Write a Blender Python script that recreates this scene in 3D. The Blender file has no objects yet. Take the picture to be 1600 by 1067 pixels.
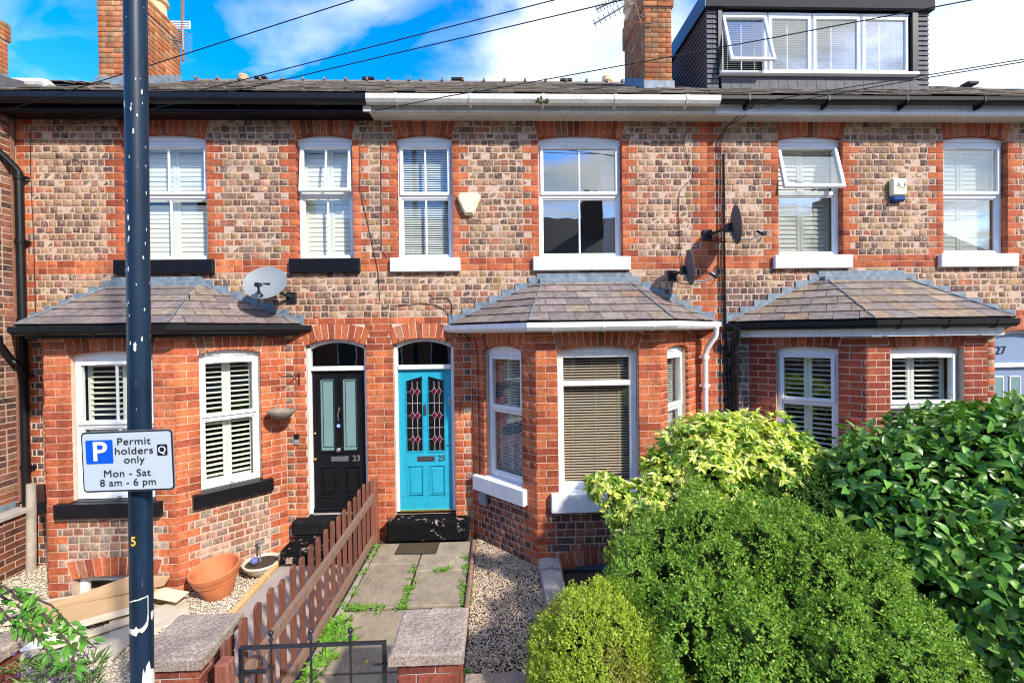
import bpy, math, random
import numpy as np
from mathutils import Vector, Matrix
random.seed(7); np.random.seed(7)
R = math.radians
scene = bpy.context.scene
COL = scene.collection

# ---------------------------------------------------------------- camera
CAM = Vector((0, -5.9, 2.75))
FPX = 700.0
_y, _p, _r = math.atan(.036), math.atan(.010), math.atan(.0135)
_f = Vector((math.sin(_y)*math.cos(_p), math.cos(_y)*math.cos(_p), -math.sin(_p)))
_rt = Vector((math.cos(_y), -math.sin(_y), 0)); _up = _rt.cross(_f)
_r2 = _rt*math.cos(_r) - _up*math.sin(_r); _u2 = _up*math.cos(_r) + _rt*math.sin(_r)
cam_data = bpy.data.cameras.new('camera'); cam = bpy.data.objects.new('camera', cam_data); COL.objects.link(cam)
cam.matrix_world = Matrix(((_r2.x, _u2.x, -_f.x, CAM.x), (_r2.y, _u2.y, -_f.y, CAM.y), (_r2.z, _u2.z, -_f.z, CAM.z), (0, 0, 0, 1)))
cam_data.sensor_width = 36; cam_data.lens = FPX/1600*36; cam_data.shift_y = -6/1600
cam_data.clip_start = .05; cam_data.clip_end = 3000
scene.camera = cam
def proj(p):
    d = Vector(p) - CAM; z = d.dot(_f)
    return 800+FPX*d.dot(_r2)/z, 527.5-FPX*d.dot(_u2)/z, z

# ---------------------------------------------------------------- light
SUN_AZ, SUN_EL = R(41), R(37)          # azimuth measured from the house's outward direction towards +X
sdir = Vector((math.sin(SUN_AZ)*math.cos(SUN_EL), -math.cos(SUN_AZ)*math.cos(SUN_EL), math.sin(SUN_EL)))
sl = bpy.data.lights.new('sun', 'SUN'); sl.energy = 2.8; sl.angle = R(2.2); sl.color = (1, .93, .83)
so = bpy.data.objects.new('sun', sl); COL.objects.link(so)
so.rotation_euler = sdir.to_track_quat('Z', 'Y').to_euler()
scene.cycles.pixel_filter_type = 'BLACKMAN_HARRIS'; scene.cycles.filter_width = 1.1
scene.view_settings.view_transform = 'Standard'; scene.view_settings.look = 'None'
scene.view_settings.exposure = 1.20; scene.view_settings.gamma = 1; scene.view_settings.use_curve_mapping = False

world = bpy.data.worlds.new('World'); scene.world = world; world.use_nodes = True
nt = world.node_tree; N = nt.nodes; L = nt.links; N.clear()
out = N.new('ShaderNodeOutputWorld'); bg = N.new('ShaderNodeBackground'); bg.inputs[1].default_value = .15
sky = N.new('ShaderNodeTexSky'); sky.sky_type = 'NISHITA'; sky.sun_disc = False
sky.sun_elevation = SUN_EL
sky.sun_rotation = math.atan2(sdir.x, sdir.y)
sky.dust_density = .4; sky.ozone_density = 2.5; sky.air_density = 1.0
hs = N.new('ShaderNodeHueSaturation'); hs.inputs['Saturation'].default_value = 1.48; hs.inputs['Value'].default_value = 1.35; hs.inputs['Hue'].default_value = .512
L.new(sky.outputs[0], hs.inputs['Color'])
tc = N.new('ShaderNodeTexCoord'); sep = N.new('ShaderNodeSeparateXYZ'); L.new(tc.outputs['Generated'], sep.inputs[0])
def M_(op, a, b=None, clamp=False, nn=None):
    n = (nn or N).new('ShaderNodeMath'); n.operation = op; n.use_clamp = clamp
    for i, v in enumerate((a, b)):
        if v is None: continue
        if isinstance(v, (int, float)): n.inputs[i].default_value = v
        else: L.new(v, n.inputs[i])
    return n.outputs[0]
zz = M_('ADD', M_('MAXIMUM', sep.outputs[2], 0), .12)
cx = M_('DIVIDE', sep.outputs[0], zz); cy = M_('DIVIDE', sep.outputs[1], zz)
cmb = N.new('ShaderNodeCombineXYZ'); L.new(cx, cmb.inputs[0]); L.new(cy, cmb.inputs[1])
n1 = N.new('ShaderNodeTexNoise'); n1.inputs['Scale'].default_value = 1.1; n1.inputs['Detail'].default_value = 9; n1.inputs['Roughness'].default_value = .56; n1.inputs['Distortion'].default_value = .5
mp = N.new('ShaderNodeMapping'); mp.inputs['Location'].default_value = (3.1, 1.7, 0); mp.inputs['Scale'].default_value = (1, 1.5, 1)
L.new(cmb.outputs[0], mp.inputs[0]); L.new(mp.outputs[0], n1.inputs[0])
bank = M_('MULTIPLY', M_('ADD', cx, .35), .30)                       # the cloud bank thickens towards the right of the street
bank = M_('MINIMUM', M_('MAXIMUM', bank, -.05), .17)
cl = M_('ADD', n1.outputs[0], bank)
ramp = N.new('ShaderNodeValToRGB'); ramp.color_ramp.elements[0].position = .50; ramp.color_ramp.elements[1].position = .72
ramp.color_ramp.interpolation = 'EASE'
L.new(cl, ramp.inputs[0])
n2 = N.new('ShaderNodeTexNoise'); n2.inputs['Scale'].default_value = 2.3; n2.inputs['Detail'].default_value = 6
L.new(cmb.outputs[0], n2.inputs[0])
cr2 = N.new('ShaderNodeValToRGB'); cr2.color_ramp.elements[0].color = (2.3, 3.0, 3.9, 1); cr2.color_ramp.elements[1].color = (4.0, 4.15, 4.3, 1)
cr2.color_ramp.elements[0].position = .35; cr2.color_ramp.elements[1].position = .6
L.new(n2.outputs[0], cr2.inputs[0])
n3 = N.new('ShaderNodeTexNoise'); n3.inputs['Scale'].default_value = 1.7; n3.inputs['Detail'].default_value = 7; n3.inputs['Distortion'].default_value = .9
mp3 = N.new('ShaderNodeMapping'); mp3.inputs['Location'].default_value = (7.3, 2.2, 0); mp3.inputs['Scale'].default_value = (1.1, 1.6, 1); L.new(cmb.outputs[0], mp3.inputs[0]); L.new(mp3.outputs[0], n3.inputs[0])
rp3 = N.new('ShaderNodeValToRGB'); rp3.color_ramp.elements[0].position = .47; rp3.color_ramp.elements[1].position = .74; rp3.color_ramp.elements[1].color = (.62, .62, .62, 1); L.new(n3.outputs[0], rp3.inputs[0])
cov = M_('MAXIMUM', ramp.outputs[0], rp3.outputs[0])
mx = N.new('ShaderNodeMix'); mx.data_type = 'RGBA'
L.new(cov, mx.inputs[0]); L.new(hs.outputs[0], mx.inputs[6]); L.new(cr2.outputs[0], mx.inputs[7])
L.new(mx.outputs[2], bg.inputs[0]); L.new(bg.outputs[0], out.inputs[0])

# ---------------------------------------------------------------- materials
def newmat(name):
    m = bpy.data.materials.new(name); m.use_nodes = True
    t = m.node_tree; t.nodes.clear()
    o = t.nodes.new('ShaderNodeOutputMaterial'); b = t.nodes.new('ShaderNodeBsdfPrincipled')
    t.links.new(b.outputs[0], o.inputs[0])
    return m, t, b, o
def nnode(t, kind, **kw):
    n = t.nodes.new(kind)
    for k, v in kw.items():
        if k in n.inputs: n.inputs[k].default_value = v
        else: setattr(n, k, v)
    return n
def mixc(t, fac, a, b, mode='MIX'):
    m = t.nodes.new('ShaderNodeMix'); m.data_type = 'RGBA'; m.blend_type = mode
    for i, v in ((0, fac), (6, a), (7, b)):
        if isinstance(v, (int, float)): m.inputs[i].default_value = v
        elif isinstance(v, tuple): m.inputs[i].default_value = (*v[:3], 1)
        else: t.links.new(v, m.inputs[i])
    return m.outputs[2]
def ramp_(t, src, *stops):
    r = t.nodes.new('ShaderNodeValToRGB'); e = r.color_ramp.elements
    while len(e) < len(stops): e.new(.5)
    for i, (p, c) in enumerate(stops):
        e[i].position = p; e[i].color = (c, c, c, 1) if isinstance(c, (int, float)) else (*c, 1)
    t.links.new(src, r.inputs[0]); return r.outputs[0]
def noise_(t, scale, detail=4, rough=.55, vec=None, dist=0):
    n = nnode(t, 'ShaderNodeTexNoise'); n.inputs['Scale'].default_value = scale; n.inputs['Detail'].default_value = detail
    n.inputs['Roughness'].default_value = rough; n.inputs['Distortion'].default_value = dist
    if vec is None:
        g = t.nodes.new('ShaderNodeNewGeometry'); vec = g.outputs['Position']
    t.links.new(vec, n.inputs['Vector']); return n.outputs[0]
def stretch(t, sx, sy, sz):
    g = t.nodes.new('ShaderNodeNewGeometry'); m = t.nodes.new('ShaderNodeMapping'); m.inputs['Scale'].default_value = (sx, sy, sz)
    t.links.new(g.outputs['Position'], m.inputs[0]); return m.outputs[0]
def bump_(t, b, src, strength=.3, dist=.004):
    n = t.nodes.new('ShaderNodeBump'); n.inputs['Strength'].default_value = strength; n.inputs['Distance'].default_value = dist
    t.links.new(src, n.inputs['Height']); t.links.new(n.outputs[0], b.inputs['Normal'])
def simple(name, col, rough=.5, var=.12, scale=9, bump=.15, metal=0, dirt=None, spec=.5, streak=0):
    m, t, b, o = newmat(name)
    n = noise_(t, scale, 6, .6)
    lo = tuple(c*(1-var) for c in col); hi = tuple(min(1, c*(1+var)) for c in col)
    c = ramp_(t, n, (.3, lo), (.7, hi))
    if dirt:
        dn = noise_(t, dirt[1], 8, .7)
        c = mixc(t, ramp_(t, dn, (dirt[2], 0), (dirt[2]+dirt[3], 1)), c, dirt[0])
    if streak: c = mixc(t, 1.0, c, ramp_(t, noise_(t, 1.0, 7, .7, stretch(t, 34, 34, 3)), (.34, 1-streak), (.60, 1.0)), 'MULTIPLY')
    t.links.new(c, b.inputs['Base Color']); b.inputs['Roughness'].default_value = rough; b.inputs['Metallic'].default_value = metal
    b.inputs['Specular IOR Level'].default_value = spec
    if bump: bump_(t, b, noise_(t, scale*8, 4), bump, .003)
    return m
def tinted(name, src, rough=.85, kind='brick', spec=.25):
    """material whose base colour is a per-piece tint (object colour or colour attribute) with grain on top"""
    m, t, b, o = newmat(name)
    if src == 'object': a = t.nodes.new('ShaderNodeObjectInfo')
    else: a = t.nodes.new('ShaderNodeAttribute'); a.attribute_name = 'Col'
    c = a.outputs['Color']; al = a.outputs['Alpha']
    if kind == 'brick':
        sm = ramp_(t, noise_(t, 26, 6, .72, dist=.8), (.50, 0), (.60, 1))          # lime smears and weathered faces on the rustic bricks
        sm = M3(t, 'MULTIPLY', M3(t, 'MULTIPLY', sm, al), .62)
        c = mixc(t, sm, c, (.56, .44, .34))
        strk = ramp_(t, noise_(t, 1.0, 6, .65, stretch(t, 7, 7, .8)), (.36, .66), (.62, 1.08)); c = mixc(t, 1.0, c, strk, 'MULTIPLY')
        dd = ramp_(t, noise_(t, 34, 5, .75, dist=.5), (.34, 1), (.43, 0))
        c = mixc(t, M3(t, 'MULTIPLY', M3(t, 'MULTIPLY', dd, al), .75), c, (.06, .045, .04))
        v = ramp_(t, noise_(t, 30, 6, .65), (.3, .62), (.7, 1.3))
        c = mixc(t, 1.0, c, v, 'MULTIPLY')
        sp = ramp_(t, noise_(t, 130, 3, .7), (.66, 0), (.74, 1))
        c = mixc(t, M3(t, 'MULTIPLY', sp, .35), c, (.50, .40, .30))
        dk = ramp_(t, noise_(t, 75, 3, .7), (.30, 1), (.38, 0))
        c = mixc(t, M3(t, 'MULTIPLY', dk, .55), c, (.05, .035, .03))
        big = ramp_(t, noise_(t, 1.3, 5, .6), (.35, .80), (.65, 1.08))
        c = mixc(t, 1.0, c, big, 'MULTIPLY')
        g = t.nodes.new('ShaderNodeNewGeometry'); s = t.nodes.new('ShaderNodeSeparateXYZ'); t.links.new(g.outputs['Position'], s.inputs[0])
        bump_(t, b, noise_(t, 95, 5, .7), .55, .006)
    elif kind == 'slate':
        v = ramp_(t, noise_(t, 13, 8, .7), (.3, .45), (.7, 1.25)); c = mixc(t, .35, c, (.23, .19, .165))
        c = mixc(t, 1.0, c, v, 'MULTIPLY')
        sp = ramp_(t, noise_(t, 45, 5, .75), (.60, 0), (.70, 1))
        c = mixc(t, M3(t, 'MULTIPLY', sp, .45), c, (.40, .37, .28))
        mo = ramp_(t, noise_(t, 24, 6, .75), (.62, 0), (.70, 1))
        c = mixc(t, M3(t, 'MULTIPLY', mo, .6), c, (.10, .10, .05))
        bump_(t, b, noise_(t, 60, 5, .7), .35, .004)
    elif kind == 'stone':
        v = ramp_(t, noise_(t, 5, 8, .65), (.3, .72), (.7, 1.2))
        c = mixc(t, 1.0, c, v, 'MULTIPLY')
        st = ramp_(t, noise_(t, 1.0, 5, .6, stretch(t, 26, 5, 5), 2.5), (.42, .88), (.56, 1.06))
        c = mixc(t, 1.0, c, st, 'MULTIPLY')
        gr = ramp_(t, noise_(t, 160, 3, .8), (.3, .85), (.7, 1.12))
        c = mixc(t, 1.0, c, gr, 'MULTIPLY')
        bump_(t, b, noise_(t, 22, 8, .7), .5, .008)
    elif kind == 'wood':
        w = noise_(t, 1.0, 6, .7, stretch(t, 70, 70, 5), .6)
        c = mixc(t, 1.0, c, ramp_(t, w, (.3, .55), (.7, 1.3)), 'MULTIPLY')
        pl = ramp_(t, noise_(t, 1.0, 7, .75, stretch(t, 90, 90, 12)), (.55, 0), (.66, 1))
        c = mixc(t, M3(t, 'MULTIPLY', pl, .42), c, (.34, .27, .24))
        bump_(t, b, w, .5, .004)
    elif kind == 'leaf':
        pass
    t.links.new(c, b.inputs['Base Color']); b.inputs['Roughness'].default_value = rough; b.inputs['Specular IOR Level'].default_value = spec
    return m
def M3(t, op, a, b=None):
    n = t.nodes.new('ShaderNodeMath'); n.operation = op
    for i, v in enumerate((a, b)):
        if v is None: continue
        if isinstance(v, (int, float)): n.inputs[i].default_value = v
        else: t.links.new(v, n.inputs[i])
    return n.outputs[0]
MAT = {}
for k in ('brick', 'slate', 'stone', 'wood'):
    MAT[k+'_o'] = tinted(k+' piece', 'object', {'slate': .55, 'stone': .8, 'wood': .8}.get(k, .88), k, .35 if k == 'slate' else .2)
    MAT[k+'_m'] = tinted(k+' mass', 'attr', {'slate': .55, 'stone': .8, 'wood': .8}.get(k, .88), k, .35 if k == 'slate' else .2)
def leafmat(name, src, rough, spec, trans=.22, vein=None):
    m, t, b, o = newmat(name)
    if src == 'object': c = t.nodes.new('ShaderNodeObjectInfo').outputs['Color']
    else:
        a = t.nodes.new('ShaderNodeAttribute'); a.attribute_name = 'Col'; c = a.outputs['Color']
    c = mixc(t, 1.0, c, ramp_(t, noise_(t, 55, 3), (.3, .8), (.7, 1.2)), 'MULTIPLY')
    t.links.new(c, b.inputs['Base Color']); b.inputs['Roughness'].default_value = rough; b.inputs['Specular IOR Level'].default_value = spec
    tr = t.nodes.new('ShaderNodeBsdfTranslucent'); t.links.new(mixc(t, 1.0, c, (1.3, 1.5, .5), 'MULTIPLY'), tr.inputs[0])
    mx = t.nodes.new('ShaderNodeMixShader'); mx.inputs[0].default_value = trans
    t.links.new(b.outputs[0], mx.inputs[1]); t.links.new(tr.outputs[0], mx.inputs[2]); t.links.new(mx.outputs[0], o.inputs[0])
    return m
MAT['leaf_m'] = leafmat('leaf mass', 'attr', .45, .35, .30)
MAT['leaf_o'] = leafmat('leaf piece', 'object', .45, .35, .30)
MAT['gloss_m'] = leafmat('glossy leaf mass', 'attr', .34, .45, .14)
MAT['gloss_o'] = leafmat('glossy leaf piece', 'object', .34, .45, .14)
MAT['mortar_r'] = simple('pale lime mortar', (.52, .375, .285), .95, .18, 25, .6)
MAT['mortar_red'] = simple('thin red wall mortar', (.60, .46, .36), .95, .2, 25, .5)
MAT['mortar_grey'] = simple('grey dark mortar', (.40, .36, .31), .95, .2, 25, .5)
MAT['upvc'] = simple('white upvc', (.80, .82, .84), .35, .03, 4, 0)
MAT['white_paint'] = simple('white paint', (.82, .83, .84), .5, .05, 6, .25, dirt=((.45, .43, .38), 14, .66, .12), streak=.16)
MAT['old_white'] = simple('dirty white paint', (.66, .64, .58), .55, .1, 5, .3, dirt=((.25, .21, .15), 9, .56, .2), streak=.18)
MAT['soffit'] = simple('cream painted board', (.58, .53, .45), .6, .08, 3, .2, dirt=((.35, .30, .23), 7, .55, .2), streak=.12)
MAT['black_paint'] = simple('black gloss paint', (.006, .006, .008), .38, .3, 8, .3, dirt=((.07, .08, .09), 30, .70, .05), spec=.3)
MAT['black_step'] = simple('peeling black step paint', (.006, .006, .007), .8, .3, 12, .6, dirt=((.42, .30, .25), 9, .60, .02), spec=.1)
MAT['black_matt'] = simple('worn black step paint', (.012, .012, .013), .8, .4, 10, .6, dirt=((.10, .09, .085), 16, .62, .12), spec=.1)
MAT['moss'] = simple('moss', (.07, .075, .03), .95, .5, 60, 1)
MAT['black_plastic'] = simple('black plastic', (.007, .008, .010), .42, .2, 6, 0, spec=.3)
MAT['pole_paint'] = simple('navy pole paint', (.004, .015, .034), .42, .5, 3, .12, dirt=((.50, .42, .38), 17, .735, .015), spec=.3)
MAT['lead'] = simple('lead sheet', (.16, .205, .25), .55, .4, 12, .3, dirt=((.36, .39, .41), 16, .58, .14), metal=.0)
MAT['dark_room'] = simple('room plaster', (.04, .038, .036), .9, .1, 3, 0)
MAT['blind_pale'] = simple('pale shutter paint', (.80, .80, .72), .5, .03, 4, 0)
MAT['blind_white'] = simple('white blind', (.72, .74, .72), .5, .03, 4, 0)
MAT['blind_brown'] = simple('brown wooden slat', (.56, .43, .33), .6, .1, 30, 0)
MAT['blue_paint'] = simple('turquoise gloss paint', (.02, .38, .55), .38, .09, 7, .25, streak=.14)
MAT['greyblue_paint'] = simple('grey blue door paint', (.20, .28, .42), .4, .04, 7, .1)
MAT['chrome'] = simple('polished metal', (.7, .7, .7), .25, .05, 20, 0, metal=1)
MAT['pewter'] = simple('dull pewter', (.12, .11, .12), .45, .2, 40, .2, metal=.6)
MAT['brass'] = simple('brass', (.70, .52, .16), .35, .1, 30, .1, metal=.8)
MAT['terracotta'] = simple('terracotta', (.56, .18, .07), .75, .15, 7, .3, dirt=((.70, .42, .30), 18, .62, .12))
MAT['cream_pot'] = simple('cream glazed pot', (.62, .58, .46), .5, .08, 9, .2, dirt=((.30, .27, .18), 10, .6, .15))
MAT['soil'] = simple('dark soil', (.055, .035, .024), .95, .4, 40, 1.0)
MAT['buff_clay'] = simple('buff clay', (.66, .45, .25), .8, .1, 12, .3)
MAT['concrete'] = simple('concrete', (.40, .36, .33), .9, .15, 10, .6, dirt=((.26, .23, .20), 16, .55, .2))
MAT['ridge'] = simple('weathered ridge clay', (.17, .14, .115), .9, .25, 14, .6, dirt=((.30, .26, .19), 20, .6, .1))
MAT['asphalt'] = simple('asphalt', (.05, .05, .05), .9, .3, 60, .8)
MAT['pavement'] = simple('pavement concrete', (.30, .29, .27), .9, .15, 8, .5)
MAT['iron'] = simple('black iron paint', (.014, .017, .024), .35, .3, 20, .25)
MAT['alarm_cream'] = simple('cream plastic', (.80, .74, .50), .4, .04, 8, 0)
MAT['alarm_blue'] = simple('blue plastic lens', (.01, .07, .24), .2, .1, 8, 0)
MAT['dish_grey'] = simple('grey dish metal', (.22, .245, .26), .45, .08, 6, .05)
MAT['dish_dark'] = simple('dark mesh dish', (.10, .10, .105), .6, .15, 60, .3)
MAT['sign_white'] = simple('sign face', (.47, .54, .61), .4, .02, 4, 0)
MAT['sign_black'] = simple('sign black', (.012, .015, .022), .4, .02, 4, 0)
MAT['sign_blue'] = simple('sign blue', (.0, .085, .62), .4, .02, 4, 0)
MAT['sign_letter_white'] = simple('sign white', (.80, .82, .85), .4, .02, 4, 0)
MAT['yellow'] = simple('yellow paint', (.75, .50, .08), .5, .08, 10, .1)
MAT['pale_sticker'] = simple('torn pale sticker', (.62, .60, .54), .7, .1, 20, .2)
MAT['new_wood'] = simple('yellow timber', (.60, .38, .17), .75, .15, 14, .4)
MAT['board_brown'] = simple('brown hardboard', (.44, .29, .15), .7, .07, 4, .1)
MAT['board_cream'] = simple('cream plaster board', (.66, .56, .40), .7, .08, 4, .1)
MAT['pale_slab'] = simple('pale stone tile', (.55, .49, .38), .6, .12, 6, .2)
MAT['wicker'] = simple('weathered wicker', (.26, .21, .17), .85, .4, 90, .8)
MAT['rust'] = simple('rusty iron', (.24, .11, .07), .8, .3, 20, .4)
MAT['bark'] = simple('dark bark', (.07, .05, .035), .9, .3, 30, .6)
MAT['grey_tile'] = simple('dark grey tile', (.085, .085, .095), .75, .25, 14, .3)
MAT['dark_fascia'] = simple('dark plastic board', (.028, .028, .034), .7, .1, 6, 0, spec=.15)
MAT['dorm_reflection'] = simple('board with painted blue reflection', (.012, .07, .15), .4, .1, 6, 0)  # blue reflection on the dormer's side boards, put into the base colour
MAT['mat'] = simple('coir door mat', (.075, .05, .022), .95, .6, 70, 1.2)
MAT['mat_edge'] = simple('rubber', (.03, .032, .035), .8, .2, 30, .2)
MAT['curtain'] = simple('blue grey curtain', (.32, .44, .62), .8, .1, 6, 0)
MAT['frosted'] = simple('frosted glass', (.17, .28, .28), .25, .05, 5, 0)
MAT['ruby'] = simple('ruby glass', (.12, .006, .03), .15, .2, 20, 0)
MAT['leading'] = simple('lead came', (.42, .42, .45), .4, .1, 30, 0)
MAT['glassball'] = simple('blue glass ball', (.12, .14, .38), .12, .3, 60, 0)
MAT['render'] = simple('old render', (.36, .31, .26), .95, .25, 8, 1.0)
def scratch(m):
    t = m.node_tree; b = next(n for n in t.nodes if n.type == 'BSDF_PRINCIPLED'); src = b.inputs['Base Color'].links[0].from_socket
    f = ramp_(t, noise_(t, 1.0, 8, .75, stretch(t, 120, 120, 7)), (.64, 0), (.70, 1)); f = M3(t, 'MULTIPLY', f, .5)
    g = ramp_(t, noise_(t, 1.0, 5, .6, stretch(t, 40, 40, 1.2)), (.35, 0), (.7, 1)); f2 = M3(t, 'MULTIPLY', g, .6)
    c = mixc(t, f2, src, (.012, .035, .075)); c = mixc(t, f, c, (.30, .34, .40)); t.links.new(c, b.inputs['Base Color'])
scratch(MAT['pole_paint'])
def glassmat(name, refl, tint=(.96, .98, .97), rough=0.0, bumpy=0):
    m, t, b, o = newmat(name)
    t.nodes.remove(b)
    tr = t.nodes.new('ShaderNodeBsdfTransparent'); tr.inputs[0].default_value = (*tint, 1)
    g = t.nodes.new('ShaderNodeBsdfGlossy'); g.inputs['Roughness'].default_value = rough
    lw = t.nodes.new('ShaderNodeLayerWeight'); lw.inputs[0].default_value = .5
    f = M3(t, 'ADD', M3(t, 'MULTIPLY', M3(t, 'POWER', lw.outputs['Facing'], 5), .9), refl)
    bn = t.nodes.new('ShaderNodeBump'); bn.inputs['Strength'].default_value = .05 + bumpy; bn.inputs['Distance'].default_value = .02
    t.links.new(noise_(t, 30 if bumpy else 2.2, 2), bn.inputs['Height']); t.links.new(bn.outputs[0], g.inputs['Normal'])
    mx = t.nodes.new('ShaderNodeMixShader'); t.links.new(f, mx.inputs[0]); t.links.new(tr.outputs[0], mx.inputs[1]); t.links.new(g.outputs[0], mx.inputs[2])
    t.links.new(mx.outputs[0], o.inputs[0]); return m
MAT['glass'] = glassmat('window glass', .06)
MAT['glass_hi'] = glassmat('reflective window glass', .28)
MAT['glass_dark'] = glassmat('ripple glass', .10, (.35, .35, .35), .05, .5)

# ---------------------------------------------------------------- mesh helpers
def tag(o, label=None, cat=None, group=None, kind=None):
    if label: o['label'] = label
    if cat: o['category'] = cat
    if group: o['group'] = group
    if kind: o['kind'] = kind
    return o
def link(o, parent=None):
    COL.objects.link(o)
    if parent is not None: o.parent = parent
    return o
def thing(name, label, cat, loc=(0, 0, 0), group=None, rz=0):
    o = bpy.data.objects.new(name, None); o.empty_display_size = .1; o.location = loc; o.rotation_euler = (0, 0, rz); COL.objects.link(o)
    return tag(o, label, cat, group)
class MB:
    def __init__(s): s.v = []; s.f = []; s.c = []; s.smooth = False
    def add(s, vs, fs, col=None):
        b = len(s.v); s.v += [tuple(v) for v in vs]; s.f += [tuple(i+b for i in f) for f in fs]
        s.c += [col]*len(vs)
    def box(s, x0, x1, y0, y1, z0, z1, col=None, M=None):
        vs = [(x0, y0, z0), (x1, y0, z0), (x1, y1, z0), (x0, y1, z0), (x0, y0, z1), (x1, y0, z1), (x1, y1, z1), (x0, y1, z1)]
        if M is not None: vs = [M @ Vector(v) for v in vs]
        s.add(vs, [(0, 3, 2, 1), (4, 5, 6, 7), (0, 1, 5, 4), (1, 2, 6, 5), (2, 3, 7, 6), (3, 0, 4, 7)], col)
    def bbox(s, x0, x1, y0, y1, z0, z1, b=.006, col=None, M=None):
        """box with all edges chamfered"""
        X = (x0, x1); Y = (y0, y1); Z = (z0, z1); vs = []; idx = {}
        for i in (0, 1):
            for j in (0, 1):
                for k in (0, 1):
                    sx, sy, sz = (1-2*i)*b, (1-2*j)*b, (1-2*k)*b
                    for a, d in enumerate(((0, sy, sz), (sx, 0, sz), (sx, sy, 0))):
                        idx[i, j, k, a] = len(vs); vs.append((X[i]+d[0], Y[j]+d[1], Z[k]+d[2]))
        fs = []
        q = ((0, 0), (1, 0), (1, 1), (0, 1))
        for i in (0, 1):
            fs.append([idx[i, a, b_, 0] for a, b_ in (q if i else q[::-1])])
            fs.append([idx[a, i, b_, 1] for a, b_ in (q[::-1] if i else q)])
            fs.append([idx[a, b_, i, 2] for a, b_ in (q if i else q[::-1])])
        for a in (0, 1):
            for c in (0, 1):
                fs.append((idx[a, c, 0, 0], idx[a, c, 1, 0], idx[a, c, 1, 1], idx[a, c, 0, 1]))
                fs.append((idx[a, 0, c, 0], idx[a, 1, c, 0], idx[a, 1, c, 2], idx[a, 0, c, 2]))
                fs.append((idx[0, a, c, 1], idx[1, a, c, 1], idx[1, a, c, 2], idx[0, a, c, 2]))
        for i in (0, 1):
            for j in (0, 1):
                for k in (0, 1): fs.append((idx[i, j, k, 0], idx[i, j, k, 1], idx[i, j, k, 2]))
        if M is not None: vs = [M @ Vector(v) for v in vs]
        s.add(vs, fs, col)
    def prism(s, poly, d, col=None, M=None):
        """poly: list of 3D points (front, in order), extruded by vector d"""
        n = len(poly); d = Vector(d); vs = [Vector(p) for p in poly] + [Vector(p)+d for p in poly]
        if M is not None: vs = [M @ v for v in vs]
        s.add(vs, [tuple(range(n)), tuple(range(2*n-1, n-1, -1))] + [(i, i+n, (i+1) % n+n, (i+1) % n) for i in range(n)], col)
    def tube(s, pts, r, n=8, col=None, caps=True):
        pts = [Vector(p) for p in pts]; rs = r if isinstance(r, (list, tuple)) else [r]*len(pts)
        rings = []; up = Vector((0, 0, 1)); pa = None
        for i, p in enumerate(pts):
            d = (pts[min(i+1, len(pts)-1)]-pts[max(i-1, 0)]).normalized()
            if pa is None: a = d.cross(up if abs(d.z) < .9 else Vector((1, 0, 0))).normalized()
            else: a = (pa - d*pa.dot(d)).normalized()
            pa = a; b = d.cross(a)
            rings.append([p+(a*math.cos(2*math.pi*k/n)+b*math.sin(2*math.pi*k/n))*rs[i] for k in range(n)])
        vs = [v for r_ in rings for v in r_]; fs = []
        for i in range(len(pts)-1):
            for k in range(n):
                fs.append((i*n+k, i*n+(k+1) % n, (i+1)*n+(k+1) % n, (i+1)*n+k))
        if caps: fs += [tuple(range(n-1, -1, -1)), tuple((len(pts)-1)*n+k for k in range(n))]
        s.add(vs, fs, col)
    def lathe(s, prof, n=24, c=(0, 0, 0), col=None, M=None, sx=1, sy=1):
        vs = []; fs = []
        for r_, z in prof:
            for k in range(n):
                a = 2*math.pi*k/n; vs.append(Vector((c[0]+r_*math.cos(a)*sx, c[1]+r_*math.sin(a)*sy, c[2]+z)))
        for i in range(len(prof)-1):
            for k in range(n): fs.append((i*n+k, i*n+(k+1) % n, (i+1)*n+(k+1) % n, (i+1)*n+k))
        fs.append(tuple(range(n-1, -1, -1))); fs.append(tuple((len(prof)-1)*n+k for k in range(n)))
        if M is not None: vs = [M @ v for v in vs]
        s.add(vs, fs, col)
    def ball(s, c, r, n=10, col=None, sz=1):
        prof = [(max(.0005, r*math.sin(math.pi*i/n)), -r*sz*math.cos(math.pi*i/n)) for i in range(n+1)]
        s.lathe(prof, n+2, c, col)
    def build(s, name, mat, parent=None, M=None, smooth=None, fix=False):
        me = bpy.data.meshes.new(name); me.from_pydata([tuple(v) for v in s.v], [], s.f)
        if isinstance(mat, str): mat = MAT[mat]
        me.materials.append(mat)
        if s.c and s.c[0] is not None:
            ca = me.color_attributes.new('Col', 'FLOAT_COLOR', 'POINT')
            ca.data.foreach_set('color', np.array([(*c, 1) for c in s.c], dtype=np.float32).ravel())
        if smooth or (smooth is None and s.smooth):
            me.polygons.foreach_set('use_smooth', [True]*len(me.polygons)); 
            try: me.set_sharp_from_angle(angle=R(35))
            except Exception: pass
        o = bpy.data.objects.new(name, me); link(o, parent)
        if M is not None: o.matrix_local = M
        return o
def box_obj(name, mat, parent, x0, x1, y0, y1, z0, z1, b=.004, M=None):
    m = MB()
    if b: m.bbox(x0, x1, y0, y1, z0, z1, min(b, abs(x1-x0)*.3, abs(y1-y0)*.3, abs(z1-z0)*.3))
    else: m.box(x0, x1, y0, y1, z0, z1)
    return m.build(name, mat, parent, M)
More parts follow.
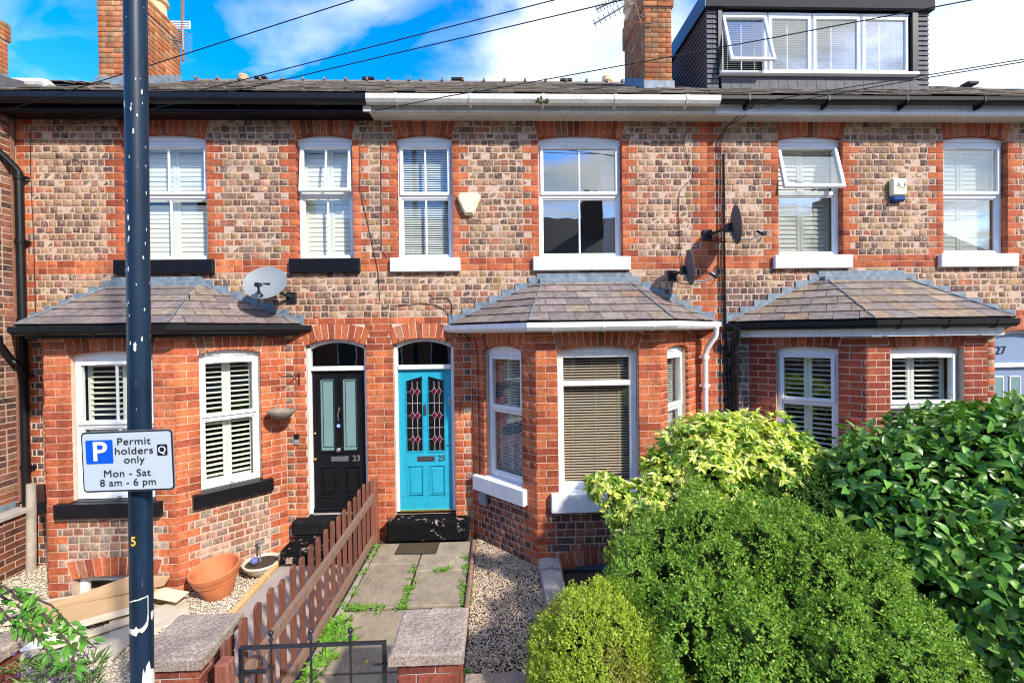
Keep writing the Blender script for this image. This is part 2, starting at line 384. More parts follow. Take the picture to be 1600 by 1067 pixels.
def mesh_np(name, V, F, cols, mat, parent=None, smooth=False):
    """V (n,3), F (m,4) int quads (or (m,3)), cols (n,3) or None"""
    me = bpy.data.meshes.new(name); k = F.shape[1]
    me.vertices.add(len(V)); me.vertices.foreach_set('co', V.astype(np.float32).ravel())
    me.loops.add(F.size); me.loops.foreach_set('vertex_index', F.astype(np.int32).ravel())
    me.polygons.add(len(F)); me.polygons.foreach_set('loop_start', np.arange(0, F.size, k, dtype=np.int32))
    me.polygons.foreach_set('loop_total', np.full(len(F), k, dtype=np.int32))
    if smooth: me.polygons.foreach_set('use_smooth', np.ones(len(F), dtype=bool))
    me.update(calc_edges=True)
    me.materials.append(MAT[mat])
    if cols is not None:
        ca = me.color_attributes.new('Col', 'FLOAT_COLOR', 'POINT')
        ca.data.foreach_set('color', (cols if cols.shape[1] == 4 else np.hstack([cols, np.ones((len(cols), 1))])).astype(np.float32).ravel())
    me.validate()
    o = bpy.data.objects.new(name, me); link(o, parent); return o
def text_obj(name, s, size, mat, parent, M, align='CENTER', extrude=.001, bold=0, spacing=1, width=None):
    c = bpy.data.curves.new(name, 'FONT'); c.body = s; c.size = size; c.align_x = align; c.align_y = 'CENTER'; c.extrude = extrude; c.offset = bold
    c.space_character = spacing
    f = bpy.data.objects.new(name, c); COL.objects.link(f); bpy.context.view_layer.update()
    me = bpy.data.meshes.new_from_object(f.evaluated_get(bpy.context.evaluated_depsgraph_get())); bpy.data.objects.remove(f)
    me.materials.clear(); me.materials.append(MAT[mat]); o = bpy.data.objects.new(name, me); link(o, parent)
    if width:
        xs = [v.co.x for v in me.vertices]; k = width/(max(xs)-min(xs)); mid = (max(xs)+min(xs))/2
        for v in me.vertices: v.co.x = (v.co.x-mid)*k
    o.matrix_local = M; return o
FRONT = Matrix.Rotation(R(90), 4, 'X')     # text lying in XY -> facing -Y
# ================================================================ brick engine
C_ = .0855                       # one course
ZS = 3.575                       # underside of the two red string courses
RED = [(.54, .150, .066), (.49, .125, .055), (.57, .18, .08), (.45, .108, .050), (.52, .14, .06), (.37, .088, .045), (.60, .175, .070)]
RUST = [(.13, .08, .07), (.18, .125, .10), (.42, .30, .21), (.42, .25, .18), (.33, .23, .11), (.32, .12, .075), (.27, .20, .16), (.22, .12, .095), (.15, .09, .075), (.20, .13, .10), (.36, .16, .10),
        (.12, .085, .08), (.40, .29, .19), (.24, .155, .11), (.44, .30, .20), (.19, .12, .095), (.38, .23, .15), (.34, .22, .14), (.28, .17, .11), (.38, .26, .16)]
RUST = [(r_*1.12+.012, g_*1.0+.004, b_*.90) for r_, g_, b_ in RUST]
PURP = [(.11, .075, .075), (.15, .10, .095), (.08, .06, .06), (.21, .15, .13), (.17, .09, .08)]
DARKR = [(.20, .07, .045), (.26, .10, .06), (.13, .065, .05), (.30, .12, .07), (.16, .085, .065), (.10, .06, .055)]
NEWR = [(.36, .085, .045), (.32, .07, .04), (.40, .10, .055), (.30, .062, .038)]
CHIM = [(.48, .20, .09), (.40, .16, .075), (.52, .25, .12), (.45, .15, .06), (.36, .20, .11), (.50, .17, .07)]
SIDE = [(.26, .10, .07), (.15, .07, .055), (.34, .15, .09), (.20, .11, .09), (.10, .06, .05), (.38, .21, .14), (.30, .10, .055)]
ROCK = [(.25, .065, .042), (.20, .05, .036), (.30, .085, .05)]
PAL = dict(red=RED, rust=RUST, purp=PURP, darkr=DARKR, new=NEWR, chim=CHIM, side=SIDE, rock=ROCK,
           lower=[(.38, .20, .13), (.30, .16, .11), (.44, .27, .19), (.34, .13, .075), (.24, .15, .12), (.40, .15, .08), (.36, .28, .20), (.28, .20, .16)],
           garden=[(.22, .075, .045), (.14, .06, .045), (.28, .10, .055), (.18, .07, .05)])
JOINT = dict(red=.007, rust=.012, purp=.011, darkr=.011, new=.012, chim=.009, side=.012, rock=.012, lower=.012, garden=.012)
IRR = dict(red=.12, rust=1.5, purp=1.0, darkr=.7, new=.15, chim=.3, side=.9, rock=1.3, lower=1.1, garden=.4)
FLAG = dict(rust=1.0, lower=.75, purp=.35, side=.35, darkr=.2)
BR = {}                          # house -> list of bricks
def rc(kind):
    c = random.choice(PAL[kind]); k = random.uniform(.88, 1.14); return tuple(min(.8, x*k) for x in c)
def seg(P0, P1):
    P0 = Vector((P0[0], P0[1], 0)); P1 = Vector((P1[0], P1[1], 0)); u = (P1-P0).normalized()
    n = Vector((u.y, -u.x, 0))
    return Matrix(((u.x, -n.x, 0, P0.x), (u.y, -n.y, 0, P0.y), (0, 0, 1, 0), (0, 0, 0, 1))), (P1-P0).length
WALLM = Matrix.Identity(4)
def put(H, M, x0, z0, w, h, depth, kind, col=None):
    if w < .02 or h < .015: return
    BR.setdefault(H, []).append((M, x0, z0, w, h, depth, kind, col or rc(kind), None))
def putq(H, M, quad, depth, kind, col=None):
    xs = [q[0] for q in quad]; zs = [q[1] for q in quad]
    BR.setdefault(H, []).append((M, min(xs), min(zs), max(xs)-min(xs), max(zs)-min(zs), depth, kind, col or rc(kind), quad))
def fill(H, M, a, b, z0, row, kind, ql=0, qr=0, dl=.04, dr=.04, h=None, qk='red'):
    """one course between a and b; ql/qr: toothed red quoins at that end"""
    h = h or C_
    jr = JOINT[qk]; j = JOINT[kind]
    if b-a < .03: return
    q1 = [.215, .105][row % 2]; q2 = [.215, .105][row % 2]
    if ql and qr and (b-a) < .50: q1 = q2 = (b-a)*[.40, .22][row % 2]
    if ql:
        put(H, M, a, z0+jr/2, min(q1, b-a)-jr, h-jr, dl, qk); a += q1
    if qr and b-a > .05:
        w = min(q2, b-a); put(H, M, b-w+jr, z0+jr/2, w-jr, h-jr, dr, qk); b -= q2
    if b-a < .025: return
    x = a
    if kind in ('rust', 'purp', 'darkr', 'lower'):
        first = True
        while x < b-.012:
            w = random.uniform(.098, .122)
            if random.random() < .05: w = .215
            if first and row % 2: w *= .5
            first = False
            rem = b-x
            if rem < w+.05: w = rem if rem < .15 else rem/2
            hh = h-j+random.uniform(-.003, .003)
            put(H, M, x+j/2, z0+j/2, w-j, hh, .04, kind); x += w
    else:
        st = .229; first = True
        off = (row*.1145) % st
        ph = (row % 2)
        while x < b-.012:
            if kind in ('red', 'new'): w = st if ph == 0 else .1145
            elif kind == 'side': w = random.choice((.112, .112, .225))
            else: w = st
            ph = 1-ph if kind in ('red', 'new') else ph
            if first and kind in ('chim', 'rock', 'garden') and row % 2: w = st/2
            first = False
            rem = b-x
            if rem < w+.045: w = rem
            put(H, M, x+j/2, z0+j/2, w-j, h-j, .04, kind); x += w
def arch_ex(x0, x1, zs, zc, ht, z, sp=.072):
    """interval a course at height z must leave free for the opening and its arch"""
    if z < zs: return (x0, x1)
    if z < zs+ht*.93: k = (z-zs)/(ht*.93); return (x0-sp*k, x1+sp*k)
    top = zc+ht; e = zs+ht*.93
    if z > top: return None
    k = math.sqrt(max(0, (top-z)/(top-e))); m = (x0+x1)/2; hw = (x1-x0)/2+sp
    return (m-hw*k, m+hw*k)
def arch(H, M, x0, x1, zs, zc, ht=.205, A=.40, depth=.11, kind='red', ztop=None):
    n = max(4, round((x1-x0)/.080)); m = (x0+x1)/2; hw = (x1-x0)/2
    def pt(t, up):
        x = x0+(x1-x0)*t; z = zs+(zc-zs)*(1-((x-m)/hw)**2); a = (t-.5)*2*A
        X, Z = x+math.sin(a)*ht*up, z+math.cos(a)*ht*up
        if ztop and Z > ztop: Z = ztop
        return X, Z
    g = .004/(x1-x0)*1.2
    for i in range(n):
        t0, t1 = i/n+g, (i+1)/n-g
        c = random.choice(RED+[(.30, .08, .045), (.40, .17, .10)])
        putq(H, M, [pt(t0, 0), pt(t1, 0), pt(t1, 1), pt(t0, 1)], depth, 'red', c)
def brick_geo(quad, depth, irr, hint):
    cx = sum(q[0] for q in quad)/4; cz = sum(q[1] for q in quad)/4
    b = .0014+.0028*min(irr, 1); j = .0030*irr
    r = random.uniform
    outer = [(q[0]+r(-j, j)*.6, q[1]+r(-j, j)*.6) for q in quad]
    fy = r(-.0025, .0025)*max(.5, irr)
    V = [(q[0], depth, q[1]) for q in outer]
    V += [(q[0], b*.9+fy, q[1]) for q in outer]
    for q in outer:
        dx, dz = cx-q[0], cz-q[1]; l = math.hypot(dx, dz) or 1
        ax, az = (b if dx > 0 else -b), (b if dz > 0 else -b)
        V.append((q[0]+ax*(1+r(0, .8)*min(irr, 1)), fy+r(-.0012, .0012)*irr, q[1]+az*(1+r(0, .8)*min(irr, 1))))
    F = [(8, 9, 10, 11)] + [(4+i, 4+(i+1) % 4, 8+(i+1) % 4, 8+i) for i in range(4)] + [(i, (i+1) % 4, 4+(i+1) % 4, 4+i) for i in range(4)]
    return V, F
_bcache = {}
def hidden_px(x, y):
    if not (-5 < x < 1605 and -5 < y < 1072): return True
    if 190 < x < 240 and y > 0: return True
    if 130 < x < 270 and 672 < y < 768: return True
    if x > 950 and y > 760: return True
    if x > 1040 and y > 690 and x < 1290: return True
    if x > 1300 and y > 650: return True
    if x < 85 and 520 < y < 900 and x > 45: return False
    return False
def emit_bricks(H, parent, limit=300, name='brick'):
    L_ = BR.get(H, [])
    sc = []
    for i, (M, x0, z0, w, h, d, kind, col, quad) in enumerate(L_):
        p = M @ Vector((x0+w/2, 0, z0+h/2)); q = proj(p); n = -(M.to_3x3() @ Vector((0, 1, 0)))
        a = 0
        if q[2] > .3 and not hidden_px(q[0], q[1]):
            cosv = (CAM-p).normalized().dot(n)
            if cosv > 0: a = w*h*cosv/q[2]**2
        sc.append((a, i))
    sc.sort(reverse=True); solo = {i for a, i in sc[:limit] if a > 0}
    V = []; F = []; Cc = []; nb = 0
    for i, (M, x0, z0, w, h, d, kind, col, quad) in enumerate(L_):
        irr = IRR[kind]
        if i in solo:
            if quad is None:
                key = (max(2, round(w*50)), round(h*400), d, irr, random.randrange(3))
                if key not in _bcache:
                    wq, hq = key[0]/50, key[1]/400
                    v, f = brick_geo([(0, 0), (wq, 0), (wq, hq), (0, hq)], d, irr, kind)
                    me = bpy.data.meshes.new('brick'); me.from_pydata(v, [], f); me.materials.append(MAT['brick_o']); _bcache[key] = me
                me = _bcache[key]; S = Matrix.Diagonal((w/(key[0]/50), 1, h/(key[1]/400), 1))
                o = bpy.data.objects.new(name, me); link(o, parent); o.matrix_local = M @ Matrix.Translation((x0, 0, z0)) @ S
            else:
                v, f = brick_geo([(q[0]-x0, q[1]-z0) for q in quad], d, irr, kind)
                me = bpy.data.meshes.new('brick'); me.from_pydata(v, [], f); me.materials.append(MAT['brick_o'])
                o = bpy.data.objects.new(name, me); link(o, parent); o.matrix_local = M @ Matrix.Translation((x0, 0, z0))
            o.color = (*col, FLAG.get(kind, 0))
        else:
            q_ = quad or [(x0, z0), (x0+w, z0), (x0+w, z0+h), (x0, z0+h)]
            v, f = brick_geo(q_, d, irr, kind)
            A = np.array(v); Mn = np.array(M); A = A @ Mn[:3, :3].T + Mn[:3, 3]
            V.append(A); F.append(np.array(f)+nb); Cc.append(np.tile((*col, FLAG.get(kind, 0)), (12, 1))); nb += 12
    if V:
        o = mesh_np('brickwork', np.vstack(V), np.vstack(F), np.vstack(Cc), 'brick_m', parent); o['kind'] = 'stuff'
def backing(name, parent, M, x0, x1, z0, z1, holes, mat, thick=.22, y0=.0034):
    """wall core with rectangular holes, as one clean mesh"""
    xs = sorted({x0, x1, *[v for h in holes for v in h[:2] if x0 < v < x1]}); zs = sorted({z0, z1, *[v for h in holes for v in h[2:] if z0 < v < z1]})
    m = MB(); nx, nz = len(xs)-1, len(zs)-1
    def solid(i, k):
        if not (0 <= i < nx and 0 <= k < nz): return False
        cx, cz = (xs[i]+xs[i+1])/2, (zs[k]+zs[k+1])/2
        return not any(h[0] < cx < h[1] and h[2] < cz < h[3] for h in holes)
    y1 = y0+thick
    for i in range(nx):
        for k in range(nz):
            if not solid(i, k): continue
            a, b, c, d = xs[i], xs[i+1], zs[k], zs[k+1]
            m.add([(a, y0, c), (b, y0, c), (b, y0, d), (a, y0, d)], [(0, 1, 2, 3)])
            m.add([(a, y1, c), (b, y1, c), (b, y1, d), (a, y1, d)], [(3, 2, 1, 0)])
            if not solid(i-1, k): m.add([(a, y0, c), (a, y0, d), (a, y1, d), (a, y1, c)], [(0, 1, 2, 3)])
            if not solid(i+1, k): m.add([(b, y0, c), (b, y1, c), (b, y1, d), (b, y0, d)], [(0, 1, 2, 3)])
            if not solid(i, k-1): m.add([(a, y0, c), (a, y1, c), (b, y1, c), (b, y0, c)], [(0, 1, 2, 3)])
            if not solid(i, k+1): m.add([(a, y0, d), (b, y0, d), (b, y1, d), (a, y1, d)], [(0, 1, 2, 3)])
    return m.build(name, mat, parent, M)
def sweep(name, mat, parent, path, prof, closed_prof=True, ext=.0, caps=True, M=None):
    """extrude profile [(outward, z)] along the ground path [(x, y)], mitred"""
    P = [Vector((p[0], p[1], 0)) for p in path]
    if ext: P[0] = P[0]-(P[1]-P[0]).normalized()*ext; P[-1] = P[-1]+(P[-1]-P[-2]).normalized()*ext
    rings = []
    for i, p in enumerate(P):
        ns = []
        if i > 0: u = (P[i]-P[i-1]).normalized(); ns.append(Vector((u.y, -u.x, 0)))
        if i < len(P)-1: u = (P[i+1]-P[i]).normalized(); ns.append(Vector((u.y, -u.x, 0)))
        n = sum(ns, Vector()).normalized(); n /= n.dot(ns[0])
        rings.append([p+n*o+Vector((0, 0, z)) for o, z in prof])
    k = len(prof); m = MB(); vs = [v for r_ in rings for v in r_]; fs = []
    for i in range(len(P)-1):
        for q in range(k if closed_prof else k-1): fs.append((i*k+q, (i+1)*k+q, (i+1)*k+(q+1) % k, i*k+(q+1) % k))
    if caps and closed_prof: fs += [tuple(range(k)), tuple(range(len(P)*k-1, (len(P)-1)*k-1, -1))]
    m.add(vs, fs); return m.build(name, mat, parent, M)
GUT = [(.0, 0), (.004, -.03), (.02, -.062), (.05, -.078), (.085, -.07), (.105, -.045), (.112, 0), (.118, .004), (.116, -.05), (.092, -.08), (.05, -.092), (.01, -.075), (-.006, -.035), (-.006, 0)]

SLP = [(.25, .20, .195), (.20, .165, .165), (.29, .24, .21), (.23, .18, .185), (.31, .25, .19), (.17, .15, .155), (.27, .21, .21), (.21, .18, .17), (.28, .20, .19)]
SLB = [(.33, .235, .15), (.28, .215, .155), (.37, .27, .17), (.24, .20, .17), (.32, .20, .12), (.26, .225, .19), (.20, .17, .155)]
SLR = [(.28, .24, .20), (.36, .31, .25), (.17, .15, .13), (.46, .39, .31), (.31, .25, .22), (.22, .20, .14), (.54, .48, .39)]
_scache = {}
def slate_face(parent, A, B, C, D, e, wd, pal, solo=True, mass=None, stagger=0, mirror=False):
    A, B, C, D = map(Vector, (A, B, C, D)); u = (B-A).normalized(); n = u.cross((D-A)).normalized()
    if n.z < 0: n = -n
    v = n.cross(u).normalized()
    if v.z < 0: v = -v
    H = (D-A).dot(v); lx = lambda t: (D-A).dot(u)*t/H; rx = lambda t: (B-A).length+((C-A).dot(u)-(B-A).length)*t/H
    rows = max(1, round(H/e)); e = H/rows
    for k in range(rows):
        v0 = k*e; v1 = min(H, v0+e*1.25); x = lx(v0)-random.uniform(.1, .9)*wd-(lx(v1)-lx(v0) if lx(v1) < lx(v0) else 0)
        x = math.floor((x)/wd)*wd+((k+stagger) % 2)*wd/2
        while x < max(rx(v0), rx(v1)):
            w = wd*random.uniform(.9, 1.1); g = .003; a, b = x+g, x+w-g; x += w
            p = [(max(a, lx(v0)), v0), (min(b, rx(v0)), v0), (min(b, rx(v1)), v1), (max(a, lx(v1)), v1)]
            if p[1][0]-p[0][0] < .012 and p[2][0]-p[3][0] < .012: continue
            if p[1][0] < p[0][0]: p[0] = p[1] = ((p[0][0]+p[1][0])/2, v0)
            if p[2][0] < p[3][0]: p[2] = p[3] = ((p[2][0]+p[3][0])/2, v1)
            p = [(q[0], q[1]+(random.uniform(-.006, .006) if i < 2 else 0)) for i, q in enumerate(p)]
            l0, l1 = .020+random.uniform(0, .005 if solo else .016), .006; th = .009
            def P(q, l): return A+u*q[0]+v*q[1]+n*l
            low = [P(p[0], l0), P(p[1], l0), P(p[2], l1), P(p[3], l1)]
            c = random.choice(pal); kf = random.uniform(.85, 1.15); c = tuple(ci*kf for ci in c)
            fs = [(3, 2, 1, 0), (4, 5, 6, 7), (0, 1, 5, 4), (1, 2, 6, 5), (2, 3, 7, 6), (3, 0, 4, 7)]
            vs = low+[q+n*th for q in low]
            if not solo: mass.add(vs, fs, c); continue
            o0 = low[0]; me = bpy.data.meshes.new('slate'); me.from_pydata([tuple(q-o0) for q in vs], [], fs); me.materials.append(MAT['slate_o'])
            o = bpy.data.objects.new('slate', me); link(o, parent); o.location = o0; o.color = (*c, 1)

# ================================================================ windows
def arcz(x, w, zs, zc): return zs+(zc-zs)*(1-((x-w/2)/(w/2))**2)
def frame_piece(m, x0, x1, z0, z1, t, y0, y1, tb=None):
    tb = tb or t
    m.bbox(x0, x0+t, y0, y1, z0, z1, .006); m.bbox(x1-t, x1, y0, y1, z0, z1, .006)
    m.bbox(x0+t, x1-t, y0+.001, y1, z0, z0+tb, .006); m.bbox(x0+t, x1-t, y0+.001, y1, z1-t, z1, .006)
def window(house, M, w, zb, zs, zc, zt, bars=(False, False), openang=0, cover=None, depth=.085, mat='upvc', vent=True, glass='glass', label=None,
           frame=.05, louv_open=.5, sash=.045, plain=False, curtain=False, head=.075, twolights=None):
    """local frame: x along the wall, y into it, z up (absolute heights); origin at the opening's left edge"""
    d = depth; t = frame; ztop = zs-head+.0
    m = MB()
    m.bbox(0, t, d, d+.07, zb, zs, .005); m.bbox(w-t, w, d, d+.07, zb, zs, .005)
    m.bbox(t, w-t, d+.001, d+.07, zb, zb+t, .005)
    n = 12; top = [(w*i/n, arcz(w*i/n, w, zs, zc)) for i in range(n+1)]
    m.prism([(0, d-.004, ztop)]+[(w, d-.004, ztop)]+[(x, d-.004, z) for x, z in top[::-1]], (0, .075, 0))
    m.prism([(0, d-.018, top[0][1]-.016)]+[(w, d-.018, top[-1][1]-.016)]+[(x, d-.018, z+.004) for x, z in top[::-1]], (0, .02, 0))
    if zt: m.bbox(t, w-t, d+.001, d+.07, zt-.03, zt+.03, .005)
    W = m.build('window', mat, house, M)
    if label: W['label'] = label
    def pane(x0, x1, z0, z1, y, loc=None, rot=0, nm='pane'):
        q = MB(); q.box(x0, x1, y, y+.006, z0, z1); o = q.build(nm, glass, W)
        if loc: o.matrix_local = loc
        return o
    # upper light
    u0, u1 = (zt+.03 if zt else zb+t), ztop
    s = sash
    if zt or not plain:
        hinge = Matrix.Translation((0, d, u1)) @ Matrix.Rotation(-openang, 4, 'X') @ Matrix.Translation((0, -d, -u1)) if openang else Matrix.Identity(4)
        cm = MB()
        if not plain:
            frame_piece(cm, t-.022, w-t+.022, u0-.02, u1+.008, s, d-.022, d+.03)
            if vent: cm.bbox(w*.5-min(.19, w*.27), w*.5+min(.19, w*.27), d-.034, d-.0225, u1-.026, u1-.012, .003)
            c = cm.build('casement', mat, W, hinge)
            pane(t-.022+s, w-t+.022-s, u0-.02+s, u1+.008-s, d+.004, hinge)
        else: pane(t, w-t, u0, u1, d+.03)
        if bars[0]: box_obj('glazing_bar', mat, W, w/2-.011, w/2+.011, d-.008, d+.016, u0, u1-.02, .003, hinge)
    if zt:
        l0, l1 = zb+t, zt-.03
        if not plain:
            lm = MB(); frame_piece(lm, t, w-t, l0, l1, .018, d+.012, d+.05); lm.build('sash', mat, W)
        pane(t+.01, w-t-.01, l0+.01, l1-.01, d+.03)
        if bars[1]: box_obj('glazing_bar', mat, W, w/2-.011, w/2+.011, d+.018, d+.044, l0, l1, .003)
    if vent and not plain and not openang:
        box_obj('lock', 'pewter', W, w/2-.02, w/2+.02, d-.004, d+.012, zb+.012, zb+.024, .003)
    yb = d+.13
    if cover == 'shutter':
        sp = MB(); np_ = 2; pw = (w-.04)/np_
        for k in range(np_):
            a = .02+k*pw
            sp.bbox(a, a+.045, yb, yb+.03, zb, zs-.02, .004); sp.bbox(a+pw-.047, a+pw-.002, yb, yb+.03, zb, zs-.02, .004)
            for z in (zb, (zt or (zb+zs)/2)-.04, zs-.10): sp.bbox(a+.045, a+pw-.047, yb, yb+.028, z, z+.08, .004)
        sp.build('shutter_frame', 'blind_pale', W)
        pitch = .062; key = ('louv', round(pw, 3), louv_open)
        if key not in _bcache:
            q = MB(); q.bbox(0, pw-.092, -.031, .031, -.005, .005, .004, M=Matrix.Rotation(louv_open, 4, 'X')); 
            me_o = q.build('louvre', 'blind_pale', None); _bcache[key] = me_o.data; bpy.data.objects.remove(me_o)
        zz_ = [z for z in np.arange(zb+.115, zs-.12, pitch) if abs(z-(zt or (zb+zs)/2)) > .06]
        for k in range(np_):
            for z in zz_:
                o = bpy.data.objects.new('louvre', _bcache[key]); link(o, W); o.location = (.02+k*pw+.045, yb+.014, float(z))
    elif cover in ('venetian', 'brown', 'white'):
        pitch = {'venetian': .030, 'brown': .032, 'white': .030}[cover]; mt = {'venetian': 'blind_white', 'brown': 'blind_brown', 'white': 'blind_white'}[cover]
        q = MB(); yb = d+.10
        for z in np.arange(zb+.05, zs-.03, pitch):
            Mz = Matrix.Translation((0, yb, float(z))) @ Matrix.Rotation(louv_open, 4, 'X'); q.box(.03, w-.03, -.0125, .0125, -.001, .001, M=Mz)
        for x in (w*.2, w*.5, w*.8): q.box(x-.0015, x+.0015, yb-.014, yb-.012, zb+.04, zs-.03)
        q.box(.03, w-.03, yb-.015, yb+.015, zs-.04, zs-.01)
        o = q.build('blind', mt, W); o['kind'] = 'stuff'
    if curtain:
        V = []; nC = 40
        q = MB(); pts = []
        for j in range(13):
            z = zb+.02+(zs-zb-.02)*j/12; tz = j/12; wid = .11+.16*abs(tz-.28)**1.1 if tz > .28 else .15
            pts.append([(w-.05-wid*(i/16), d+.16+.018*math.sin(i*1.7+.3*j), z) for i in range(17)])
        for j in range(12):
            for i in range(16): q.add([pts[j][i], pts[j][i+1], pts[j+1][i+1], pts[j+1][i]], [(0, 1, 2, 3)])
        q.smooth = True; q.build('curtain', 'curtain', W, smooth=True)
    return W
def sill(house, M, x0, x1, z0, z1, mat, out=.06, inner=.085, label=None):
    m = MB(); m.bbox(x0, x1, -out, -.0005, z0, z1, .008)
    m.bbox(x0+.09, x1-.09, -.001, inner+.02, z1-.07, z1+.004, .003)
    o = m.build('window_sill', mat, house, M)
    if label: o['label'] = label
    return o
# ================================================================ ground
def slab_obj(name, mat, x0, x1, y0, y1, z0, z1, kind='structure', b=0, parent=None):
    m = MB()
    (m.bbox(x0, x1, y0, y1, z0, z1, b) if b else m.box(x0, x1, y0, y1, z0, z1)); o = m.build(name, mat, parent)
    if kind and parent is None: o['kind'] = kind
    return o
slab_obj('ground', simple('earth', (.10, .075, .05), .95, .3, 6, .8), -400, 400, -400, 400, -1.5, -.62)
slab_obj('road', 'asphalt', -60, 60, -12.5, -6.8, -.62, -.26)
slab_obj('pavement', 'pavement', -60, 60, -6.8, -3.35, -.62, -.14)
slab_obj('pavement', 'pavement', -60, 60, -16, -12.5, -.62, -.14)
slab_obj('kerb', 'concrete', -60, 60, -6.92, -6.8, -.62, -.13, b=.01)
slab_obj('garden_bed', 'soil', .3, 8.5, -3.3, -.0, -.62, -.02)
slab_obj('garden_bed', simple('gravel bed', (.42, .36, .28), .95, .3, 30, .8), -6.2, -2.62, -3.3, .0, -.62, -.14)

# ================================================================ houses
HOUSE = {
 'A': thing('terraced_house', 'left brick terraced house with black door 23, black gutters and black window sills', 'house', group='brick terraced houses'),
 'B': thing('terraced_house', 'middle brick terraced house with turquoise door 25 and white gutter', 'house', group='brick terraced houses'),
 'C': thing('terraced_house', 'right brick terraced house with grey dormer window, number 27 and slate bay roof', 'house', group='brick terraced houses')}
XB = {'A': (-6.02, -1.54), 'B': (-1.54, 2.85), 'C': (2.85, 9.2)}
def owner(x): return 'A' if x < -1.54 else ('B' if x < 2.85 else 'C')
class Auto:      # bricks of the front wall go to whichever house they belong to
    pass
def putA(M, *a): pass
UPW = [(-4.73, -3.68, 'A'), (-2.55, -1.83, 'A'), (-1.265, -.54, 'B'), (.59, 1.70, 'B'), (3.82, 4.71, 'C'), (6.115, 7.03, 'C')]
UZS, UZC, UZB = 5.315, 5.358, 3.74
DOORS = [(-2.48, -1.70, 'A'), (-1.35, -.56, 'B'), (6.84, 7.66, 'C')]
DZS, DZC, DZB = 2.62, 2.70, .40
BAYS = {'A': dict(P=[(-5.77, 0), (-4.95, -.82), (-3.56, -.82), (-2.73, 0)], eave=[(-6.05, 0), (-5.06, -.99), (-3.48, -.99), (-2.49, 0)], apex=(-4.80, -3.83), ze=2.875),
        'B': dict(P=[(-.33, 0), (.445, -.82), (1.885, -.82), (2.67, 0)], eave=[(-.60, 0), (.36, -.98), (1.98, -.98), (2.91, 0)], apex=(.63, 1.73), ze=2.85),
        'C': dict(P=[(3.39, 0), (4.33, -.82), (5.795, -.82), (6.74, 0)], eave=[(3.10, 0), (4.27, -.99), (5.92, -.99), (7.1, 0)], apex=(4.43, 5.46), ze=2.83)}
ZAP = 3.43
WALL = []         # temporary list: front wall bricks
def wallrow(a, b, z, r, kind, **k): fill('wall', WALLM, a, b, z, r, kind, **k)
def free(a, b, blocks):
    """split (a,b) by blocks (x0,x1,quoined) -> list of (x0,x1,ql,qr)"""
    out_ = []; x = a; ql = True
    for b0, b1, q in sorted(blocks):
        if b1 <= a or b0 >= b: continue
        if b0 > x: out_.append((x, b0, ql, q))
        x = max(x, b1); ql = q
    if x < b: out_.append((x, b, ql, True))
    return out_
r = 2; 
while True:                                   # upper storey
    z = ZS+r*C_
    if z > 5.56: break
    zm = z+C_/2; blocks = []
    for x0, x1, h in UPW:
        e = arch_ex(x0, x1, UZS, UZC, .215, zm)
        if zm < UZS: blocks.append((x0, x1, True))
        else: k = .267*(zm-UZS); blocks.append((x0-k, x1+k, False))
    for a0, b0 in ((-6.02, 2.85), (2.85, 9.2)):
        for a, b, ql, qr in free(a0, b0, blocks):
            dl = .11 if any(abs(a-x1) < .01 for x0, x1, h in UPW) else .04
            dr = .11 if any(abs(b-x0) < .01 for x0, x1, h in UPW) else .04
            fill('wall', WALLM, a, b, z, r, 'rust', ql=ql, qr=qr, dl=dl, dr=dr, h=min(C_, 5.55-z))
    r += 1
for x0, x1, h in UPW: arch('wall', WALLM, x0, x1, UZS, UZC, .22, .27, ztop=5.553)
SILLU = [(x0-.09, x1+.09) for x0, x1, h in UPW]
for r in (0, 1):                               # string course
    for a0, b0 in ((-6.02, 2.85), (2.85, 9.2)):
        for a, b, _, _ in free(a0, b0, [(s0, s1, False) for s0, s1 in SILLU]): fill('wall', WALLM, a, b, ZS+r*C_, r, 'red')
r = -1
